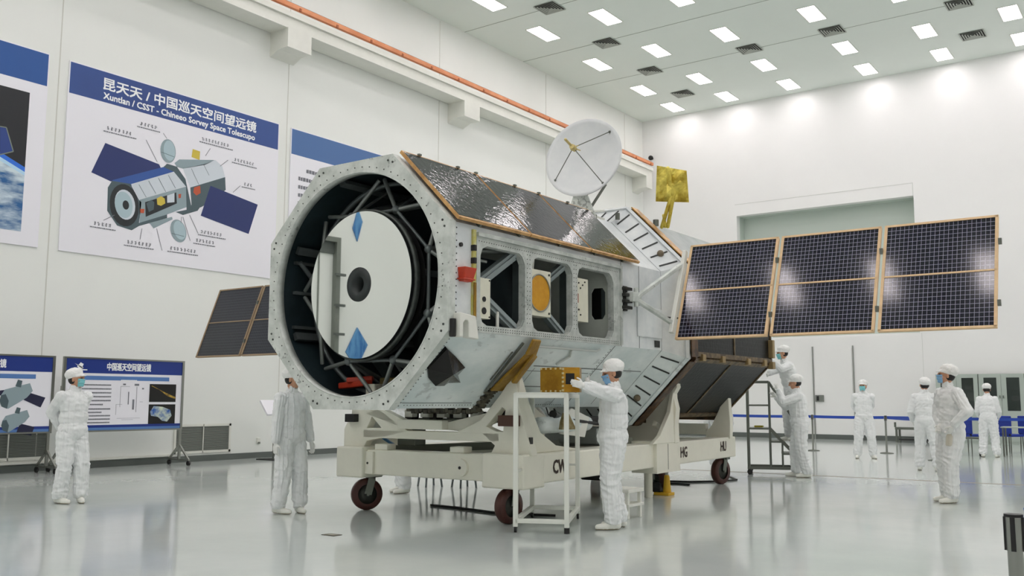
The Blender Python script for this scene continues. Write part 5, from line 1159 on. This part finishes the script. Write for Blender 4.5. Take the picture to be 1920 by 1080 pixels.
for v_ in (0, LW_):
    MB().beam(lp(.4, v_, .84), lp(LL, v_, .14), .03, .05).build('stair_stringer', dsteel_m, ld)
    for u_, z in ((.62, .62), (.84, .4)): MB().tube(lp(u_, v_, .12), lp(u_, v_, z), .014, n=8).build('tread_post', dsteel_m, ld)
    MB().tube(lp(0, v_, 1.28), lp(.4, v_, 1.28), .015, n=8).build('mid_rail', dsteel_m, ld)
MB().beam(lp(0, 0, .12), lp(0, LW_, .12), .045, .045).beam(lp(LL, 0, .12), lp(LL, LW_, .12), .045, .045).build('base_rail', dsteel_m, ld)
for u_, v_ in ((.02, 0), (LL-.03, 0), (.02, LW_), (LL-.03, LW_)): MB().tube(lp(u_, v_-.02, .05), lp(u_, v_+.02, .05), .05).build('caster', black_m, ld)
yb = MB().cbox(lp(.2, .3, .88), (.16, .06, .035)); tag(yb.build('tape_measure', mat('tool_yellow', (196, 180, 60), .5)), 'small yellow tool lying on the ladder platform', 'tool')

# ------------------------------------------------------------------ barrier posts and belts
def stanchion(x, y, lab, h_=.98):
    t = thing('barrier_post', lab, 'barrier post', (x, y, 0), 0, 'belt barrier posts')
    MB().lathe([(.001, 0), (.17, 0), (.17, .015), (.06, .03), (.001, .03)], (x, y, 0), (0, 0, 1), 28).build('base', dsteel_m, t)
    MB().tube((x, y, .02), (x, y, h_-.12), .026, n=20).build('pole', steel_m, t)
    k = MB().tube((x, y, h_-.13), (x, y, h_-.005), .028, n=20); k.cur = 1; k.tube((x, y, h_-.01), (x, y, h_), .032, n=20)
    for a in range(4): k.cbox((x+.026*math.cos(a*PI/2), y+.026*math.sin(a*PI/2), h_-.07), (.016, .016, .12))
    k.build('belt_head', [steel_m, black_m], t)
    return t
stanchion(-8.52, 26.0, 'steel barrier post beside the workers at the ladder')
stanchion(-6.57, 25.95, 'steel barrier post right of the worker facing the camera')
stanchion(-4.9, 23.6, 'steel barrier post behind the legs of the worker seen from behind')
stanchion(-11.2, 26.1, 'steel barrier post hidden behind the ladder')
k = MB(); pts = [(-11.2, 26.1), (-8.52, 26.0), (-6.57, 25.95)]
def belt(p, q, z, sag, lab):
    k = MB(); n = 10
    for i in range(n):
        a, b_ = i/n, (i+1)/n; za, zb_ = z-sag*4*a*(1-a), z-sag*4*b_*(1-b_)
        P = V((p[0]+(q[0]-p[0])*a, p[1]+(q[1]-p[1])*a, za)); Q = V((p[0]+(q[0]-p[0])*b_, p[1]+(q[1]-p[1])*b_, zb_)); k.beam(P, Q, .003, .075, (0, 0, 1))
    tag(k.build('barrier_belt', blue_m), lab, 'barrier belt', 'blue barrier belts')
belt((-11.2, 26.1), (-8.56, 26.0), .93, .01, 'blue belt stretched behind the ladder and its two workers')
belt((-8.48, 26.0), (-6.61, 25.95), .93, .01, 'blue belt stretched behind the worker facing the camera')
belt((-6.53, 25.95), (-4.93, 23.62), .93, .01, 'blue belt running to the worker seen from behind')
belt((-6.53, 26.0), (-.8, 27.4), .93, .02, 'blue belt running right in front of the chairs and cabinets')
stanchion(-.555, 3.9, 'near steel barrier post with black head at the bottom right corner', .97)
belt((-.52, 3.92), (.9, 4.6), .955, -.04, 'blue belt leaving the near post at the bottom right corner')
# ------------------------------------------------------------------ cabinets
def cabinet(x0, x1, lab):
    y0, y1 = 33.3, 33.85; t = thing('cabinet', lab, 'cabinet', ((x0+x1)/2, 33.6, 0), 0, 'tall grey cabinets'); z1 = 2.23
    k = MB(); k.box((x0, y0+.03, 0), (x0+.03, y1, z1)); k.box((x1-.03, y0+.03, 0), (x1, y1, z1)); k.box((x0, y1-.03, 0), (x1, y1, z1)); k.box((x0, y0+.02, z1-.04), (x1, y1, z1)); k.box((x0, y0+.03, .0), (x1, y1, .1))
    k.build('carcass', cabinet_m, t)
    k = MB()
    for z in (1.05, 1.35, 1.72, .6): k.box((x0+.03, y0+.1, z), (x1-.03, y1-.03, z+.025))
    k.build('shelf', mat('shelf_pale', (170, 178, 170), .5), t)
    mid = (x0+x1)/2
    for a, b_ in ((x0, mid), (mid, x1)):
        d = MB().plate([(a+.004, .1), (b_-.004, .1), (b_-.004, z1-.04), (a+.004, z1-.04)], [[(a+.15, 1.06), (b_-.13, 1.06), (b_-.13, 2.11), (a+.15, 2.11)]], (0, y0+.03, 0), (1, 0, 0), (0, 0, 1), .025); dd_ = d.build('door', cabinet_m, t, .003)
        MB().box((a+.15, y0+.012, 1.06), (b_-.13, y0+.018, 2.11)).build('glass_pane', dglass_m, dd_)
        xk = b_-.05 if a == x0 else a+.05; MB().cbox((xk, y0-.005, 1.5), (.03, .04, .09)).build('handle', dsteel_m, dd_)
    return t
cabinet(-6.8, -5.54, 'grey glazed cabinet against the back wall, partly behind the worker holding the bottle')
cabinet(-5.52, -4.22, 'grey glazed cabinet against the back wall, behind the worker bending over the chairs')
cabinet(-4.2, -2.9, 'grey glazed cabinet against the back wall at the right edge of the picture')
inb = mat('folder_white', (206, 208, 200), .6)
for (x, z, w_, h_, lab) in ((-5.9, 1.375, .3, .26, 'stack of white folders on the middle shelf of the cabinet behind the bottle holder'), (-5.1, 1.375, .18, .1, 'low pale box on the cabinet shelf left of the bending worker'), (-4.62, 1.375, .28, .16, 'pale papers on the cabinet shelf right of the bending worker'), (-5.95, 1.745, .2, .1, 'pale box on the upper shelf of the cabinet behind the bottle holder')):
    tag(MB().box((x, 33.5, z), (x+w_, 33.75, z+h_)).build('folder_stack', inb, None, .005), lab, 'folders')
# blue chairs, tables, bench
def chair(x, y, rz, lab):
    t = thing('office_chair', lab, 'chair', (x, y, 0), rz, 'blue fabric chairs'); M_ = WM[t.name]
    def bd(mb, n, m_, bev=0): mb.v = [M_ @ p for p in mb.v]; return mb.build(n, m_, t, bev)
    bd(MB().box((-.24, -.24, .43), (.24, .22, .5)), 'seat', chair_m, .02); bd(MB().box((-.27, .2, .5), (.27, .25, .98)), 'backrest', chair_m, .03)
    for sx in (-.23, .23):
        for sy in (-.22, .22): bd(MB().tube((sx, sy, 0), (sx*.95, sy*.95, .44), .014, n=8), 'leg', dsteel_m)
    bd(MB().box((-.24, .21, .46), (-.2, .24, .9)), 'back_post', black_m); bd(MB().box((.2, .21, .46), (.24, .24, .9)), 'back_post', black_m)
    return t
for px, lab in ((1817, 'blue chair between the worker holding the bottle and the bending worker'), (1893, 'blue chair right of the bending worker'), (1938, 'blue chair at the right edge of the picture')):
    p = at(px, 850, 'Z', 0); chair(p.x, p.y+.2, PI-.5 if px != 1893 else PI-.6, lab)
t = thing('work_table', 'long narrow grey table in front of the blue chairs at right', 'table', (-3.4, 26.7, 0))
MB().box((-3.95, 26.5, .7), (-1.6, 27.0, .73)).build('tabletop', cabinet_m, t, .005)
for x in (-3.9, -1.65):
    for y in (26.54, 26.96): MB().tube((x, y, 0), (x, y, .7), .02, n=8).build('leg', dsteel_m, t)
t = thing('work_cart', 'low dark wheeled cart beside the blue chair behind the bottle holder', 'cart', (-4.8, 26.3, 0))
MB().box((-5.1, 26.1, .42), (-4.35, 26.6, .46)).build('shelf', dsteel_m, t)
for x in (-5.08, -4.37):
    for y in (26.12, 26.58): p = MB().box((x-.02, y-.02, .08), (x+.02, y+.02, .5)).build('leg', dsteel_m, t); MB().tube((x-.02, y, .05), (x+.02, y, .05), .05).build('caster', black_m, p)
t = thing('low_bench', 'low dark metal bench against the back wall left of the worker seen from behind', 'bench', (-8.0, 33.2, 0))
bxx0 = at(1680, 790, 'Y', 33.1).x; bxx1 = -6.9
MB().box((bxx0, 32.9, .42), (bxx1, 33.4, .5)).build('seat', dsteel_m, t, .01)
for x in (bxx0+.04, bxx1-.04):
    for y in (32.94, 33.36): MB().box((x-.03, y-.03, 0), (x+.03, y+.03, .42)).build('leg', dsteel_m, t)
MB().box((bxx0+.1, 32.95, .08), (bxx1-.1, 33.35, .12)).build('lower_shelf', black_m, t); MB().box((bxx0-.02, 32.9, .5), (bxx0+.04, 32.95, .66)).build('end_bar', dsteel_m, t)
# furniture seen under the cart
for (x, y, lab) in ((at(806, 912, 'Z', 0).x, at(806, 912, 'Z', 0).y, 'dark stool with thin legs seen under the front of the cart, left one'), (at(870, 914, 'Z', 0).x, at(870, 914, 'Z', 0).y, 'dark stool with thin legs seen under the front of the cart, right one')):
    t = thing('stool', lab, 'stool', (x, y, 0), 0, 'stools behind the cart')
    MB().tube((x, y, .46), (x, y, .5), .2, n=20).build('seat', black_m, t)
    for a in range(4): MB().tube((x+.2*math.cos(a*PI/2+.4), y+.2*math.sin(a*PI/2+.4), 0), (x+.13*math.cos(a*PI/2+.4), y+.13*math.sin(a*PI/2+.4), .46), .016, n=8).build('leg', dstrut_m, t)
# yellow jack
yj = at(1245, 928, 'Z', 0); t = thing('yellow_jack', 'small yellow jack standing on the floor under the cart outrigger', 'jack', tuple(yj))
k = MB().box((yj.x-.12, yj.y-.1, 0), (yj.x+.12, yj.y+.1, .04)); k.build('foot', mat('jack_yellow', (214, 170, 40), .5), t, .005)
k = MB().cap(yj+V((.05, 0, .06)), yj+V((.05, 0, .26)), .06, .04); k.build('body', mat('jack_yellow', (214, 170, 40), .5), t)
MB().tube(yj+V((.05, 0, .26)), yj+V((.05, 0, .33)), .025).build('screw', steel_m, t)
MB().box((yj.x-.16, yj.y-.06, .04), (yj.x-.04, yj.y+.06, .17)).build('pump', black_m, t, .01)
# floor cables, floor plate, long joint
def cable(pts, r, lab):
    k = MB(); k.path([V((p[0], p[1], r)) for p in pts], r, 8); tag(k.build('floor_cable', black_m), lab, 'cable')
cable([(-8.1, 9.45), (-7.6, 9.42), (-7.0, 9.3), (-6.5, 9.4), (-6.2, 9.5)], .014, 'flat black cable on the floor under the front of the cart')
cable([(-7.5, 14.5), (-6.9, 14.75), (-6.6, 15.1), (-6.45, 15.6), (-6.9, 16.3)], .014, 'black cable curving on the floor by the rear wheel')
cable([(-7.3, 14.2), (-6.9, 14.3), (-6.7, 14.25)], .012, 'short black cable end on the floor under the rear of the cart')
fp = at(622, 1003, 'Z', 0)
k = MB().box((fp.x-.09, fp.y-.06, 0), (fp.x+.09, fp.y+.06, .004)); k.cur = 1; k.box((fp.x-.06, fp.y-.035, .004), (fp.x+.06, fp.y+.035, .006))
tag(k.build('floor_plate', [mat('plate_dark', (96, 92, 76), .4, .5), mat('plate_light', (160, 160, 146), .4, .5)]), 'small square metal plate set in the floor in the foreground', 'floor plate')
k = MB().beam((-9.5, 17.3, .001), (9, 18.25, .001), .05, .004); struct('trim_6', k, mat('floor_joint_brown', (150, 138, 118), .5))
